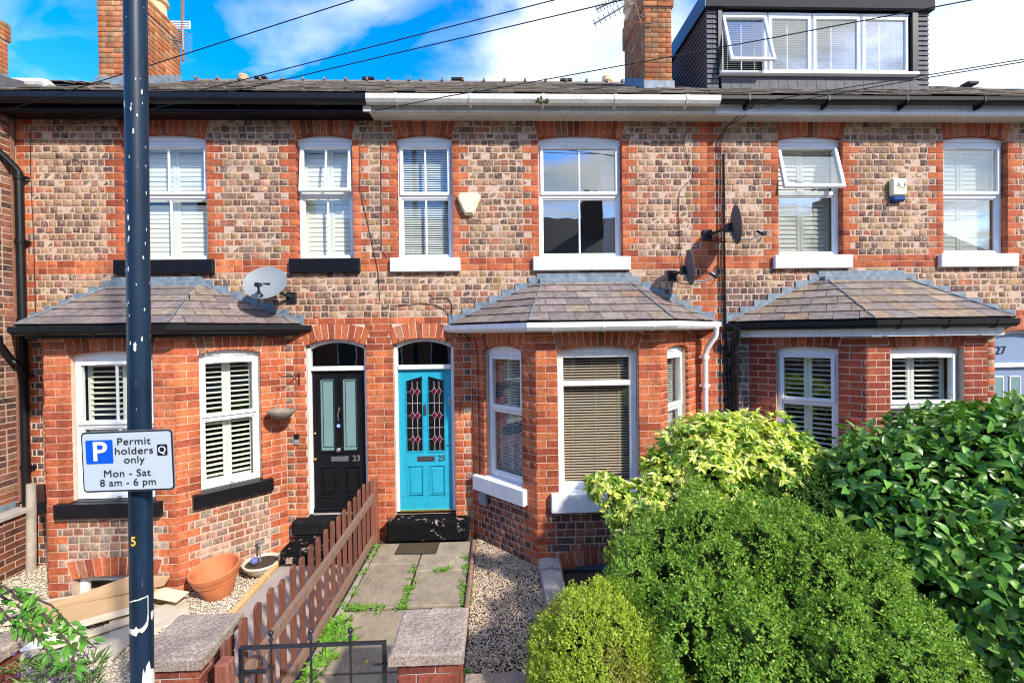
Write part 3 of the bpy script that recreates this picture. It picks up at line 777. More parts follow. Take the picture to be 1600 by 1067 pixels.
while True:                                    # below the string course, down to the door heads
    z = ZS+r*C_; zm = z+C_/2
    if z < -.35: break
    blocks = []
    for hk, bd in BAYS.items():
        ze = bd['ze']
        if zm > ze:
            t = (zm-ze)/(ZAP-ze)
            if t < 1.05: blocks.append((bd['eave'][0][0]+.02+(bd['apex'][0]-bd['eave'][0][0])*min(t, 1), bd['eave'][3][0]-.02+(bd['apex'][1]-bd['eave'][3][0])*min(t, 1), False))
        else: blocks.append((bd['P'][0][0], bd['P'][3][0], zm < 2.9))
    for x0, x1, h in DOORS:
        if zm < DZS:
            blocks.append((x0, x1, True))
        else:
            e = arch_ex(x0, x1, DZS, DZC, .215, zm)
            if e: blocks.append((e[0], e[1], False))
    for a0, b0 in ((-6.02, 2.85), (2.85, 9.2)):
        for a, b, ql, qr in free(a0, b0, blocks):
            mid = (a+b)/2
            dl = .11 if any(abs(a-x1) < .01 for x0, x1, h in DOORS) else .04
            dr = .11 if any(abs(b-x0) < .01 for x0, x1, h in DOORS) else .04
            if z > 2.90:
                qa = abs(a+6.02) < .02 or abs(a-2.85) < .02; qb = abs(b-2.85) < .02
                fill('wall', WALLM, a, b, z, r, 'purp' if (a0 > 2 and mid > 2.85 and mid < 3.5) else 'rust', ql=qa, qr=qb)
            elif b < -5.7: fill('wall', WALLM, a, b, z, r, 'purp', ql=True, qr=False)
            elif -1.72 < mid < -1.33 or 2.6 < mid < 2.85: fill('wall', WALLM, a, b, z, r, 'red', dl=dl, dr=dr)
            elif 2.85 < mid < 3.5: fill('wall', WALLM, a, b, z, r, 'purp', ql=True)
            elif b-a < .32:                     # narrow piers beside the doors: red with a strip of snapped rustic headers
                w = b-a
                if r % 2: fill('wall', WALLM, a, b, z, r, 'red', dl=dl, dr=dr)
                elif mid < -2: put('wall', WALLM, a+.003, z+.005, .085, C_-.012, dl, 'rust'); put('wall', WALLM, a+.10, z+.004, w-.105, C_-.008, dr, 'red')
                else: put('wall', WALLM, a+.003, z+.004, w-.105, C_-.008, dl, 'red'); put('wall', WALLM, b-.092, z+.005, .085, C_-.012, dr, 'rust')
            else: fill('wall', WALLM, a, b, z, r, 'red', dl=dl, dr=dr)
    r -= 1
for x0, x1, h in DOORS: arch('wall', WALLM, x0, x1, DZS, DZC, .21, .36)
for rec in BR.pop('wall'): BR.setdefault(owner(rec[1]+rec[3]/2), []).append(rec)

def opening(x0, x1, z0, zc): return (x0-.004, x1+.004, z0, zc+.004)
for hk, (xa, xb) in XB.items():
    holes = [opening(x0, x1, UZB-.02, UZC) for x0, x1, h in UPW if h == hk] + [opening(x0, x1, DZB-.05, DZC) for x0, x1, h in DOORS if h == hk]
    P = BAYS[hk]['P']; holes.append((P[0][0]+.15, P[3][0]-.15, -.5, 2.72))
    up = [h for h in holes if h[2] > 3]; lo = [h for h in holes if h[2] < 3]
    backing('upper_wall', HOUSE[hk], WALLM, xa, xb, 2.92, 5.62, up, 'mortar_r')
    backing('lower_wall', HOUSE[hk], WALLM, xa, xb, -.6, 2.92, lo, {'A': 'mortar_red', 'B': 'mortar_red', 'C': 'mortar_grey'}[hk])
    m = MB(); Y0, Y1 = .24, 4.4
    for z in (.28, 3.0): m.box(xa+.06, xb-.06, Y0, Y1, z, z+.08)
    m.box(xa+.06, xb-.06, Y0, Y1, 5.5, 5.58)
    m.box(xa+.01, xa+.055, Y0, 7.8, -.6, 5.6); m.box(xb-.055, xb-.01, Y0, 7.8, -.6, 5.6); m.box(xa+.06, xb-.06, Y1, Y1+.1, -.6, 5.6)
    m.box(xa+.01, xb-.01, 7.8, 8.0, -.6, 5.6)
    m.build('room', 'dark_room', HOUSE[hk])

# ---- upper windows
def MW(x): return Matrix.Translation((x, 0, 0))
wins = [
 dict(zt=4.585, bars=(True, True), cover='shutter', louv_open=1.42),
 dict(zt=4.60, bars=(True, True), cover='shutter', louv_open=1.42, openang=R(7)),
 dict(zt=4.57, bars=(True, True), cover='venetian', louv_open=.95),
 dict(zt=4.57, bars=(True, True), cover=None, curtain=True, glass='glass_hi'),
 dict(zt=4.60, bars=(False, False), cover='shutter', louv_open=1.3, openang=R(15), glass='glass_hi'),
 dict(zt=4.56, bars=(False, False), cover='shutter', louv_open=1.42, glass='glass_hi')]
ul = ['upper window half behind the street pole', 'upper window with its top light tilted open', 'narrow upper window with a slatted blind', 'wide upper window with a curtain at its right',
      'upper window with its top light wide open', 'upper window at the right edge']
for (x0, x1, h), k, lb in zip(UPW, wins, ul):
    window(HOUSE[h], MW(x0), x1-x0, 3.742, UZS-.01, UZC-.006, label=lb, **k)
    sill(HOUSE[h], WALLM, x0-.09, x1+.09, 3.562, 3.742, 'black_paint' if h == 'A' else 'white_paint', label='black sill' if h == 'A' else 'white sill')

# ---- bays
def bay(hk, segs, zbot, kinds):
    H = HOUSE[hk]; bd = BAYS[hk]; P = bd['P']
    for i in range(3):
        M, Ln = seg(P[i], P[i+1]); ops = segs[i]
        zb = ops.get('zb', .93); x0, x1 = ops['x']; s0, s1 = ops.get('sill', (x0-.10, x1+.10)); zs, zc = ops.get('z', (2.555, 2.60)); zsb = zb-ops.get('sh', .20)
        kup, klo = kinds
        base = ops.get('base')
        r = 0
        while True:
            z = ZS+(-9-r)*C_; zm = z+C_/2; h = C_
            if z < zbot-.12: break
            if z+h > 2.80: h = 2.80-z
            row = -9-r
            if zm > zs:
                k_ = .235*(zm-zs)+.004; e = (x0-k_, x1+k_); parts = [(0, e[0], 0, 0), (e[1], Ln, 0, 0)]
                for a, b, _, _ in parts: fill(hk, M, a, b, z, row, kup, h=h)
            elif zm > zb-.02:
                fill(hk, M, 0, x0, z, row, kup, dr=.11, qr=0); fill(hk, M, x1, Ln, z, row+1, kup)
                # reveals
            elif zm > zsb+.01:
                fill(hk, M, 0, s0, z, row, kup); fill(hk, M, s1, Ln, z, row+1, kup)
            else:
                if base and zm < base[3]+.17:
                    e = arch_ex(base[0], base[1], base[2], base[3], .20, zm) or (0, 0)
                    if zm < base[2]: e = (base[0], base[1])
                    fill(hk, M, 0, e[0], z, row, klo, ql=1, dr=.11, qk='new' if hk == 'C' else 'red'); fill(hk, M, e[1], Ln, z, row, klo, qr=1, qk='new' if hk == 'C' else 'red')
                else: fill(hk, M, 0, Ln, z, row, klo, ql=1, qr=1, qk='new' if hk == 'C' else 'red')
            r += 1
        # thicken the opening sides (brick reveals)
        arch(hk, M, x0, x1, zs, zc, .20, .24, ztop=2.80)
        if base: arch(hk, M, base[0], base[1], base[2], base[3], .20, .30)
        holes = [opening(x0, x1, zb-.02, zc)]
        if base: holes.append((base[0]-.004, base[1]+.004, -.9, base[3]))
        hi = [h_ for h_ in holes if h_[2] > 0]
        t = .0037
        backing('bay_wall', H, M, t, Ln-t, zsb, 2.80, hi, 'mortar_red' if hk != 'C' else 'mortar_r', .16)
        backing('bay_wall', H, M, t, Ln-t, -.6, zsb, [h_ for h_ in holes if h_[2] < 0], 'mortar_r', .16)
        # brick-coloured reveal lining, one per side, in courses
        for sx, w_ in ((x0, -1), (x1, 1)):
            for k in range(int((zs-zb)/C_)+1):
                z = zb+k*C_
                if z+C_ > zs+.02: break
        window(H, M @ Matrix.Translation((x0, 0, 0)), x1-x0, zb+.004, zs-.006, zc-.006, ops['zt'], **ops.get('w', {}))
        sill(H, M, s0, s1, zsb, zb, ops.get('sm', 'white_paint'), out=.075)
        if base:
            bw = MB(); a, b = base[0], base[1]; bw.bbox(a, a+.07, .09, .15, -.9, base[2], .004); bw.bbox(b-.07, b, .09, .15, -.9, base[2], .004)
            bw.bbox(a+.07, b-.07, .09, .15, base[2]-.06, base[3], .004); bw.bbox((a+b)/2-.04, (a+b)/2+.04, .09, .14, -.9, base[2]-.06, .004)
            W = bw.build('cellar_window', 'upvc' if hk == 'A' else 'greyblue_paint', H, M)
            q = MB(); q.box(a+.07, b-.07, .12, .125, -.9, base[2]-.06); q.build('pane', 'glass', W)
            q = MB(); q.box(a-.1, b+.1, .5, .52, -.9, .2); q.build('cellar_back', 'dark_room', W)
sh = dict(cover='shutter', louv_open=.12, vent=True)
bay('A', [dict(x=(.25, .90), zt=1.80, w=sh, sm='black_paint', zb=.95, sh=.155),
          dict(x=(.255, 1.16), zt=1.78, w=dict(sh, bars=(True, True)), sm='black_paint', zb=.955, sh=.16, z=(2.57, 2.612), sill=(.13, 1.25), base=(.25, 1.16, .10, .135)),
          dict(x=(.235, .872), zt=1.80, w=sh, sm='black_paint', zb=.97, sh=.155, z=(2.555, 2.60), sill=(.14, .98))], -.12, ('red', 'lower'))
b5 = dict(cover='venetian', louv_open=.3, frame=.06, mat='white_paint', vent=False)
bay('B', [dict(x=(.249, .901), zt=1.80, w=b5, zb=.93, sh=.19, sill=(.08, .98), z=(2.545, 2.595)),
          dict(x=(.255, 1.185), zt=2.155, w=dict(cover='brown', louv_open=.45, frame=.075, mat='white_paint', vent=False, plain=True, head=.07), zb=.925, sh=.215, z=(2.535, 2.59), sill=(.155, 1.30), base=(.29, 1.18, .03, .085)),
          dict(x=(.20, .86), zt=1.80, w=b5, zb=.93, sh=.19, z=(2.53, 2.575))], -.12, ('red', 'darkr'))
bay('C', [dict(x=(.325, .97), zt=1.83, w=sh, zb=.93, z=(2.505, 2.53)),
          dict(x=(.29, 1.18), zt=1.83, w=sh, zb=.93, z=(2.505, 2.53)),
          dict(x=(.27, .92), zt=1.83, w=sh, zb=.93, z=(2.505, 2.53))], -.12, ('new', 'new'))

# ---- bay roofs, gutters, fascias, flashing
for hk, bd in BAYS.items():
    H = HOUSE[hk]; E = bd['eave']; ze = bd['ze']+.015; ax0, ax1 = bd['apex']; P = bd['P']
    pal = {'A': SLP, 'B': SLP+SLP+SLB, 'C': SLB+SLB+SLP}[hk]
    e3 = [(x, y, ze) for x, y in E]; a3 = [(ax0, 0, ZAP), (ax1, 0, ZAP)]
    m = MB(); m.add([e3[0], e3[1], e3[2], e3[3], a3[1], a3[0]], [(1, 2, 4, 5), (0, 1, 5), (2, 3, 4)])
    fl = [(x, y, ze-.03) for x, y in E]; m.add(fl, [(3, 2, 1, 0)]); m.build('roof_deck', 'dark_fascia', H)
    slate_face(H, e3[1], e3[2], a3[1], a3[0], .178, .27, pal)
    slate_face(H, e3[2], e3[3], a3[1], a3[1], .178, .27, pal, stagger=1)
    slate_face(H, e3[0], e3[1], a3[0], a3[0], .178, .27, pal, stagger=1)
    m = MB()
    for p, q in ((e3[1], a3[0]), (e3[2], a3[1])):
        p, q = Vector(p)+Vector((0, -.01, .034)), Vector(q)+Vector((0, -.01, .030)); m.tube([p, q], .006, 6)
    m.build('hip_flashing', 'lead', H)
    m = MB(); m.bbox(ax0-.05, ax1+.05, -.10, -.004, ZAP-.045, ZAP+.02, .004); m.bbox(ax0-.08, ax1+.08, -.02, -.003, ZAP+.015, ZAP+.10, .003)
    m.build('lead_apron', 'lead', H)
    # stepped flashing: one lead step per course
    for (xa, xb, sgn) in ((E[0][0], ax0, 1), (E[3][0], ax1, -1)):
        n = int((ZAP-ze)/C_)
        for k in range(n+1):
            z0 = ze+k*(ZAP-ze)/(n+1); z1 = ze+(k+1)*(ZAP-ze)/(n+1)
            f = lambda z: xa+(xb-xa)*(z-ze)/(ZAP-ze)
            q = MB(); x0_, x1_ = f(z0), f(z1); zt_ = z1+.055
            q.prism([(x0_-.015*sgn, -.018, z0-.01), (x1_+.01*sgn, -.018, z1-.01), (x1_+.01*sgn, -.014, zt_), (x0_-.015*sgn, -.014, zt_)], (0, .012, 0))
            q.build('lead_step', 'lead', H)
    # walls plate / soffit, fascia and gutter
    fas = {'A': ('black_paint', .115), 'B': ('old_white', .09), 'C': ('white_paint', .17)}[hk]
    zt_ = ze-.02
    sweep('bay_soffit', {'A': 'black_paint', 'B': 'soffit', 'C': 'white_paint'}[hk], H, P, [(-.10, 2.80), (.13, 2.80 if hk != 'C' else 2.70), (.13, 2.82), (-.10, 2.83)], ext=.22)
    sweep('bay_fascia', fas[0], H, P, [(.115, zt_-fas[1]+.01), (.135, zt_-fas[1]), (.135, zt_), (.115, zt_)], ext=.20)
    o_ = .140
    sweep('bay_gutter', {'A': 'black_plastic', 'B': 'white_paint', 'C': 'black_plastic'}[hk], H, P, [(o_+a, zt_+.012+b) for a, b in GUT], ext=.24, closed_prof=True)
    # brackets on the gutter
    mt = {'A': 'black_plastic', 'B': 'white_paint', 'C': 'black_plastic'}[hk]
    for t_ in (.12, .5, .88):
        x = P[1][0]+(P[2][0]-P[1][0])*t_; y = P[1][1]
        q = MB(); q.prism([(x, y-o_-.124, zt_+.016), (x, y-o_-.118, zt_-.045), (x, y-o_-.09, zt_-.078), (x, y-o_-.05, zt_-.092), (x, y-o_+.0, zt_-.07), (x, y-o_+.0, zt_+.02)], (.022, 0, 0))
        q.build('gutter_bracket', mt, H)

# ---- main eaves
for hk, (xa, xb) in XB.items():
    H = HOUSE[hk]; xl = -6.30 if hk == 'A' else xa
    fm, gm, sm = {'A': ('black_paint', 'black_plastic', 'black_paint'), 'B': ('old_white', 'old_white', 'soffit'), 'C': ('white_paint', 'black_plastic', 'soffit')}[hk]
    box_obj('soffit', sm, H, xl, xb-.002, -.225, .0, 5.527, 5.555, .003)
    m = MB(); m.bbox(xl, xb-.002, -.247, -.226, 5.505, 5.67, .003); m.bbox(xl, xb-.002, -.262, -.2475, 5.515, 5.54, .004); m.build('fascia', fm, H)
    sweep('gutter', gm, H, [(xl, 0), (xb-.002, 0)], [(.27+a, 5.675+b*(1.15 if hk != 'C' else .8)) for a, b in GUT])
    step = {'A': .95, 'B': .9, 'C': 1.02}[hk]; x = xl+.35
    while x < xb-.1:
        q = MB(); y = -.27; w_ = .03 if hk == 'B' else .02
        q.prism([(x, y-.122, 5.685), (x, y-.124, 5.62), (x, y-.10, 5.58), (x, y-.05, 5.565), (x, y+.02, 5.56), (x, y+.02, 5.69)], (w_, 0, 0)); q.build('gutter_bracket', gm, H); x += step
    # roof
    zr = 8.22; m = MB(); A = (xl, -.335, 5.695); B_ = (xb, -.335, 5.695); Cc = (xb, 4.0, zr); D = (xl, 4.0, zr)
    m.add([A, B_, Cc, D, (xb, 8.2, 5.75), (xl, 8.2, 5.75)], [(0, 1, 2, 3), (3, 2, 4, 5)]); m.build('roof_deck', 'grey_tile', H)
    mm = MB(); slate_face(None, A, B_, Cc, D, .20, .30, SLR, solo=False, mass=mm)
    # rear slope, coarse
    o = mm.build('roof_slates', 'slate_m', H); o['kind'] = 'stuff'
    x = xl
    while x < xb-.05:
        q = MB(); w_ = min(.45, xb-x); q.prism([(x+.005, 3.88, zr-.03), (x+.005, 3.93, zr+.03), (x+.005, 4.0, zr+.055), (x+.005, 4.07, zr+.03), (x+.005, 4.12, zr-.03)], (w_-.01, 0, 0)); 
        q.bbox(x-.02, x+.03, 3.87, 4.13, zr+.0, zr+.068, .01)
        q.build('ridge_tile', 'ridge', H); x += .45
def at(px, py, Y):
    d = _f+_r2*((px-800)/FPX)-_u2*((py-527.5)/FPX); t = (Y-CAM.y)/d.y; return CAM+d*t
for px, hk in ((410, 'A'), (577, 'B'), (715, 'B'), (884, 'B'), (1515, 'C')):
    p = at(px, 134, 4.0); q = MB(); q.bbox(p.x-.13, p.x+.13, 3.90, 4.1, 8.25, 8.315, .01); q.build('ridge_vent', 'black_plastic', HOUSE[hk])
_p = at(847, 155, -.36); q = MB()
for k in range(14): q.ball((_p.x+random.uniform(-.07, .07), -.37+random.uniform(-.03, .03), _p.z+random.uniform(-.08, .03)), random.uniform(.012, .028), 5)
o = q.build('moss', 'moss', HOUSE['B']); o['kind'] = 'stuff'
# end of black fascia at the house boundary
# ---- chimneys
def chimney(hk, x0, x1, y0, y1, zb0, zt, collar, cap=True, kind='chim', name='chimney_core'):
    H = HOUSE.get(hk) or hk; key = hk if isinstance(hk, str) else 'N'
    faces = [((x0, y0), (x1, y0)), ((x1, y0), (x1, y1)), ((x1, y1), (x0, y1)), ((x0, y1), (x0, y0))]
    r = 0; z = zb0
    while z < zt-.02:
        pr = .03 if z >= collar else 0
        for i, (p, q) in enumerate(faces):
            u = (Vector((*q, 0))-Vector((*p, 0))).normalized(); n = Vector((u.y, -u.x, 0))
            P0 = Vector((*p, 0))+n*pr-u*pr; P1 = Vector((*q, 0))+n*pr+u*pr
            M, Ln = seg(P0[:2], P1[:2]); fill(key, M, 0, Ln, z, r+i, kind, h=.080)
        z += .080; r += 1
    core = MB(); core.box(x0+.01, x1-.01, y0+.01, y1-.01, zb0-.4, zt-.01); core.box(x0-.005, x1+.005, y0-.005, y1+.005, collar+.03, zt-.03)
    core.build(name, 'mortar_r', H)
    # lead skirt
    ld = MB()
    for k in range(8):
        a = y0+(y1-y0)*k/8; zk = 5.70+(a+.33)*.582
        for xx in (x0, x1): ld.prism([(xx-.012 if xx == x0 else xx+.012, a, zk-.02), (xx-.012 if xx == x0 else xx+.012, a+(y1-y0)/8-.006, zk+.06), (xx-.009 if xx == x0 else xx+.009, a+(y1-y0)/8-.01, zk+.24), (xx-.009 if xx == x0 else xx+.009, a+.01, zk+.19)], ((.008 if xx == x0 else -.008), 0, 0))
    ld.bbox(x0-.03, x1+.03, y0-.035, y0-.005, zb0-.12, zb0+.10, .006)
    ld.build('chimney_flashing', 'lead', H)
def pot(parent, x, y, z, r=.13, h=.55, louv=True, name='chimney_pot'):
    q = MB(); q.smooth = True
    prof = [(r*1.1, 0), (r*1.12, .05), (r*.95, .09), (r*.9, h*.42), (r*1.18, h*.45), (r*1.2, h*.5), (r, h*.53)]
    if louv:
        k = h*.54
        while k < h*.92: prof += [(r*.98, k), (r*1.03, k+.006), (r*1.03, k+.026), (r*.9, k+.03)]; k += .042
    prof += [(r*.95, h*.95), (r*.5, h), (.005, h)]
    q.lathe(prof, 24, (x, y, z)); return q.build(name, 'buff_clay', parent, smooth=True)
chimney('A', -6.05, -5.60, 1.25, 2.42, 6.66, 8.27, 7.95); pot(HOUSE['A'], -5.78, 1.75, 8.27, .15, .6); pot(HOUSE['A'], -5.80, 2.15, 8.27, .15, .62); pot(HOUSE['A'], -5.85, 1.4, 8.27, .13, .5)
chimney('B', 2.45, 2.89, 1.25, 2.36, 6.66, 8.29, 7.90); pot(HOUSE['B'], 2.52, 2.12, 8.29, .13, .5); pot(HOUSE['B'], 2.7, 1.6, 8.29, .13, .5)
# ---- dormer on the right house
H = HOUSE['C']; DY = 1.2; dx0, dx1, dz0, dz1 = 3.45, 7.08, 6.60, 7.86
def roofY(z): return (z-5.695)/.582-.335
core = MB(); core.prism([(dx0+.02, DY+.03, dz0-.15), (dx0+.02, DY+.03, 8.10), (dx0+.02, roofY(8.10), 8.10)], (.05, 0, 0)); core.prism([(dx1-.02, DY+.03, dz0-.15), (dx1-.02, DY+.03, 8.10), (dx1-.02, roofY(8.10), 8.10)], (-.05, 0, 0))
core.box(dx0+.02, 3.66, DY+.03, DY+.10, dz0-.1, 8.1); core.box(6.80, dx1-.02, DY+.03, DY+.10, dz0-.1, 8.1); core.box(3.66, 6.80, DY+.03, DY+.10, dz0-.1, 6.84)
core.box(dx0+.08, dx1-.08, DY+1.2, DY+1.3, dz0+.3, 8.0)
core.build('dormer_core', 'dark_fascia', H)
m = MB(); m.bbox(dx0-.06, dx1+.06, DY-.09, 5.2, 8.10, 8.16, .01); m.bbox(dx0-.06, dx1+.06, DY-.09, DY-.03, 7.87, 8.10, .004); m.build('dormer_fascia', 'dark_fascia', H)
m = MB(); m.box(dx0-.07, dx0-.045, DY-.085, roofY(8.0), 7.87, 8.155); m.box(dx1+.045, dx1+.07, DY-.085, roofY(8.0), 7.87, 8.155); m.build('dormer_side_fascia', 'dorm_reflection', H)
k = 0; z = dz0-.06
while z < 7.87:                     # cheek courses + corner tiles
    ry = roofY(z)+.1
    for sx, xx in ((-1, dx0), (1, dx1)):
        q = MB(); q.prism([(xx+sx*.028, DY+.0, z), (xx+sx*.006, DY+.0, z+.10), (xx-sx*.004, DY+.0, z+.10), (xx+sx*.016, DY+.0, z)], (0, max(.05, ry-DY), 0)); q.build('cheek_course', 'grey_tile', H)
        for j in range(2):
            a = (dx0-.02+j*.095) if sx < 0 else (dx1+.02-.19+j*.095)
            q = MB(); y_ = DY; q.prism([(a, y_-.028, z), (a+.09, y_-.028-random.uniform(0, .003), z), (a+.09, y_-.004, z+.10), (a, y_-.004, z+.10)], (0, .014, 0)); q.build('tile', 'grey_tile', H)
    z += .079; k += 1
x = 3.66
while x < 6.85:
    q = MB(); dz = random.uniform(-.004, .004); q.prism([(x, DY-.035-random.uniform(0, .006), 6.60+dz), (x+.152, DY-.035, 6.60+dz), (x+.152, DY-.008, 6.82), (x, DY-.008, 6.82)], (0, .016, 0)); q.build('tile', 'grey_tile', H); x += .156
for a_, b_ in ((3.60, 3.67), (6.80, 6.90)): box_obj('dormer_trim', 'black_plastic', H, a_, b_, DY-.05, DY+.04, 6.83, 7.87, .004)
box_obj('dormer_sill', 'white_paint', H, 3.62, 6.88, DY-.09, DY+.05, 6.825, 6.868, .005)
edges = [3.675, 4.44, 5.17, 5.985, 6.795]
for i in range(4):
    a, b = edges[i], edges[i+1]-.012
    window(H, Matrix.Translation((a, DY-.075, 0)), b-a, 6.87, 7.83, 7.835, None, cover='white', louv_open=.5, openang=R(17) if i == 0 else 0, vent=False, head=.05, frame=.04, glass='glass_hi')
    box_obj('glazing_bar', 'upvc', H, a+.36, a+.372, DY+.07, DY+.075, 6.9, 7.78, 0)

# ---- doors
def door_frame(H, x0, x1, mat='white_paint', fan='glass', zt=2.285):
    m = MB(); d0, d1 = .075, .15; w = .042
    m.bbox(x0, x0+w, d0, d1, DZB, DZS, .005); m.bbox(x1-w, x1, d0, d1, DZB, DZS, .005)
    n = 10; top = [(x0+(x1-x0)*i/n, arcz((x1-x0)*i/n, x1-x0, DZS-.004, DZC-.004)) for i in range(n+1)]
    inn = [(x0+w+(x1-x0-2*w)*i/n, arcz((x1-x0)*i/n, x1-x0, DZS-.045, DZC-.045)) for i in range(n+1)]
    for i in range(n): m.prism([(inn[i][0], d0, inn[i][1]), (inn[i+1][0], d0, inn[i+1][1]), (top[i+1][0], d0, top[i+1][1]), (top[i][0], d0, top[i][1])], (0, d1-d0, 0))
    m.bbox(x0+w, x1-w, d0-.012, d1, zt, zt+.06, .008)
    F = m.build('door_frame', mat, H)
    q = MB(); q.box(x0+w, x1-w, .10, .106, zt+.06, DZC-.05); q.build('fanlight', fan, F)
    return F
def panel(m, x0, x1, z0, z1, y, d=.012, t=.022):
    """raised moulding ring round a field"""
    for a in ((x0, x1, z0, z0+t), (x0, x1, z1-t, z1)): m.bbox(a[0], a[1], y-d, y, a[2], a[3], .005)
    m.bbox(x0, x0+t, y-d, y, z0+t, z1-t, .005); m.bbox(x1-t, x1, y-d, y, z0+t, z1-t, .005)
# black door 23
H = HOUSE['A']; door_frame(H, -2.48, -1.70)
x0, x1 = -2.435, -1.745; Y = .115
m = MB(); zt = 2.285; W_ = x1-x0; mid = (x0+x1)/2
gl = [(x0+.10, mid-.05), (mid+.05, x1-.10)]
for a, b in ((x0, gl[0][0]), (gl[0][1], gl[1][0]), (gl[1][1], x1)): m.box(a, b, Y, Y+.045, 1.22, 2.20)
m.box(x0, x1, Y, Y+.045, 2.20, zt); m.box(x0, x1, Y, Y+.045, 1.02, 1.22); m.box(x0, x1, Y+.012, Y+.045, .62, 1.02); m.box(x0, x1, Y, Y+.045, .40, .60)
for a, b in ((x0, x0+.075), (mid-.045, mid+.045), (x1-.075, x1)): m.bbox(a, b, Y, Y+.03, .60, 1.02, .003)
for a, b in gl: panel(m, a-.03, b+.03, 1.195, 2.225, Y, .02, .035)
for a, b in ((x0+.075, mid-.045), (mid+.045, x1-.075)):
    panel(m, a-.01, b+.01, .60, 1.03, Y, .012, .03); m.bbox(a+.045, b-.045, Y-.004, Y+.02, .665, .965, .012)
m.bbox(x0-.005, x1+.005, Y-.035, Y, .41, .475, .012)
D = m.build('door', 'black_paint', H); D['label'] = 'black front door'
for a, b in gl:
    q = MB(); q.box(a, b, Y+.015, Y+.02, 1.225, 2.195); P_ = q.build('door_glass', 'frosted', D)
    q = MB(); panel(q, a+.028, b-.028, 1.27, 2.15, Y+.014, .001, .004); q.build('glass_line', 'iron', D)
def letterbox(D, cx, cz, y, mat):
    q = MB(); q.bbox(cx-.115, cx+.115, y-.010, y, cz-.035, cz+.035, .006); panel(q, cx-.09, cx+.09, cz-.022, cz+.022, y-.010, .005, .006); q.build('letterbox', mat, D)
letterbox(D, mid+.0, 1.115, Y, 'chrome')
text_obj('house_number', '23', .105, 'chrome', D, Matrix.Translation((x1-.13, Y-.004, 1.115)) @ FRONT, extrude=.003, bold=.002)
q = MB(); q.ball((mid, Y-.045, 1.245), .032, 10); q.tube([(mid, Y, 1.245), (mid, Y-.03, 1.245)], .012); q.build('door_knob', 'chrome', D, smooth=True)
q = MB(); q.ball((x0+.03, Y-.02, 1.12), .018, 8); q.ball((x0+.03, Y-.015, 1.46), .016, 8); q.build('lock', 'brass', D, smooth=True)
q = MB(); q.tube([(mid, Y-.005, 1.80), (mid+.008, Y-.03, 1.77), (mid-.006, Y-.032, 1.70), (mid, Y-.03, 1.62)], [.010, .016, .012, .006], 8); q.build('knocker', 'chrome', D, smooth=True)
t = thing('charm', 'round blue eye charm hanging on the black front door', 'charm', (mid, Y-.035, 1.56))
q = MB(); q.lathe([(.001, -.006), (.032, -.004), (.032, .004), (.001, .006)], 16, M=Matrix.Rotation(R(90), 4, 'X')); q.build('disc', 'alarm_blue', t)
q = MB(); q.lathe([(.001, .006), (.018, .0065), (.018, .008), (.001, .008)], 14, M=Matrix.Rotation(R(90), 4, 'X')); q.build('white_ring', 'sign_letter_white', t)
q = MB(); q.lathe([(.001, .008), (.008, .0085), (.008, .010), (.001, .010)], 10, M=Matrix.Rotation(R(90), 4, 'X')); q.build('pupil', 'sign_black', t)
# turquoise door 25
H = HOUSE['B']; F25 = door_frame(H, -1.35, -.56)
x0, x1 = -1.305, -.603; mid = (x0+x1)/2
m = MB(); gl = [(x0+.10, mid-.04), (mid+.04, x1-.10)]; gt = 2.19
for a, b in ((x0, gl[0][0]), (gl[0][1], gl[1][0]), (gl[1][1], x1)): m.box(a, b, Y, Y+.045, 1.19, 2.13)
m.box(x0, gl[0][0], Y, Y+.045, 2.13, zt); m.box(gl[1][1], x1, Y, Y+.045, 2.13, zt); m.box(gl[0][1], gl[1][0], Y, Y+.045, 2.13, zt)
for (a, b), (za, zb_) in zip(gl, ((2.13, gt), (gt, 2.13))): m.prism([(a, Y, za), (b, Y, zb_), (b, Y, zt), (a, Y, zt)], (0, .045, 0))
m.box(x0, x1, Y, Y+.045, 1.0, 1.19); m.box(x0, x1, Y+.014, Y+.045, .60, 1.0); m.box(x0, x1, Y, Y+.045, .40, .585)
for a, b in ((x0, x0+.10), (mid-.04, mid+.04), (x1-.10, x1)): m.bbox(a, b, Y, Y+.03, .585, 1.0, .004)
for a, b in ((x0+.10, mid-.04), (mid+.04, x1-.10)): panel(m, a-.004, b+.004, .58, 1.005, Y, .006, .014); m.bbox(a+.03, b-.03, Y+.004, Y+.02, .62, .965, .008)
for a, b in gl: panel(m, a-.010, a+.004, 1.19, 2.13, Y, .008, .007); panel(m, b-.004, b+.010, 1.19, 2.13, Y, .008, .007); m.bbox(a-.01, b+.01, Y-.012, Y, 1.178, 1.195, .004)
D = m.build('door', 'blue_paint', H); D['label'] = 'turquoise front door'
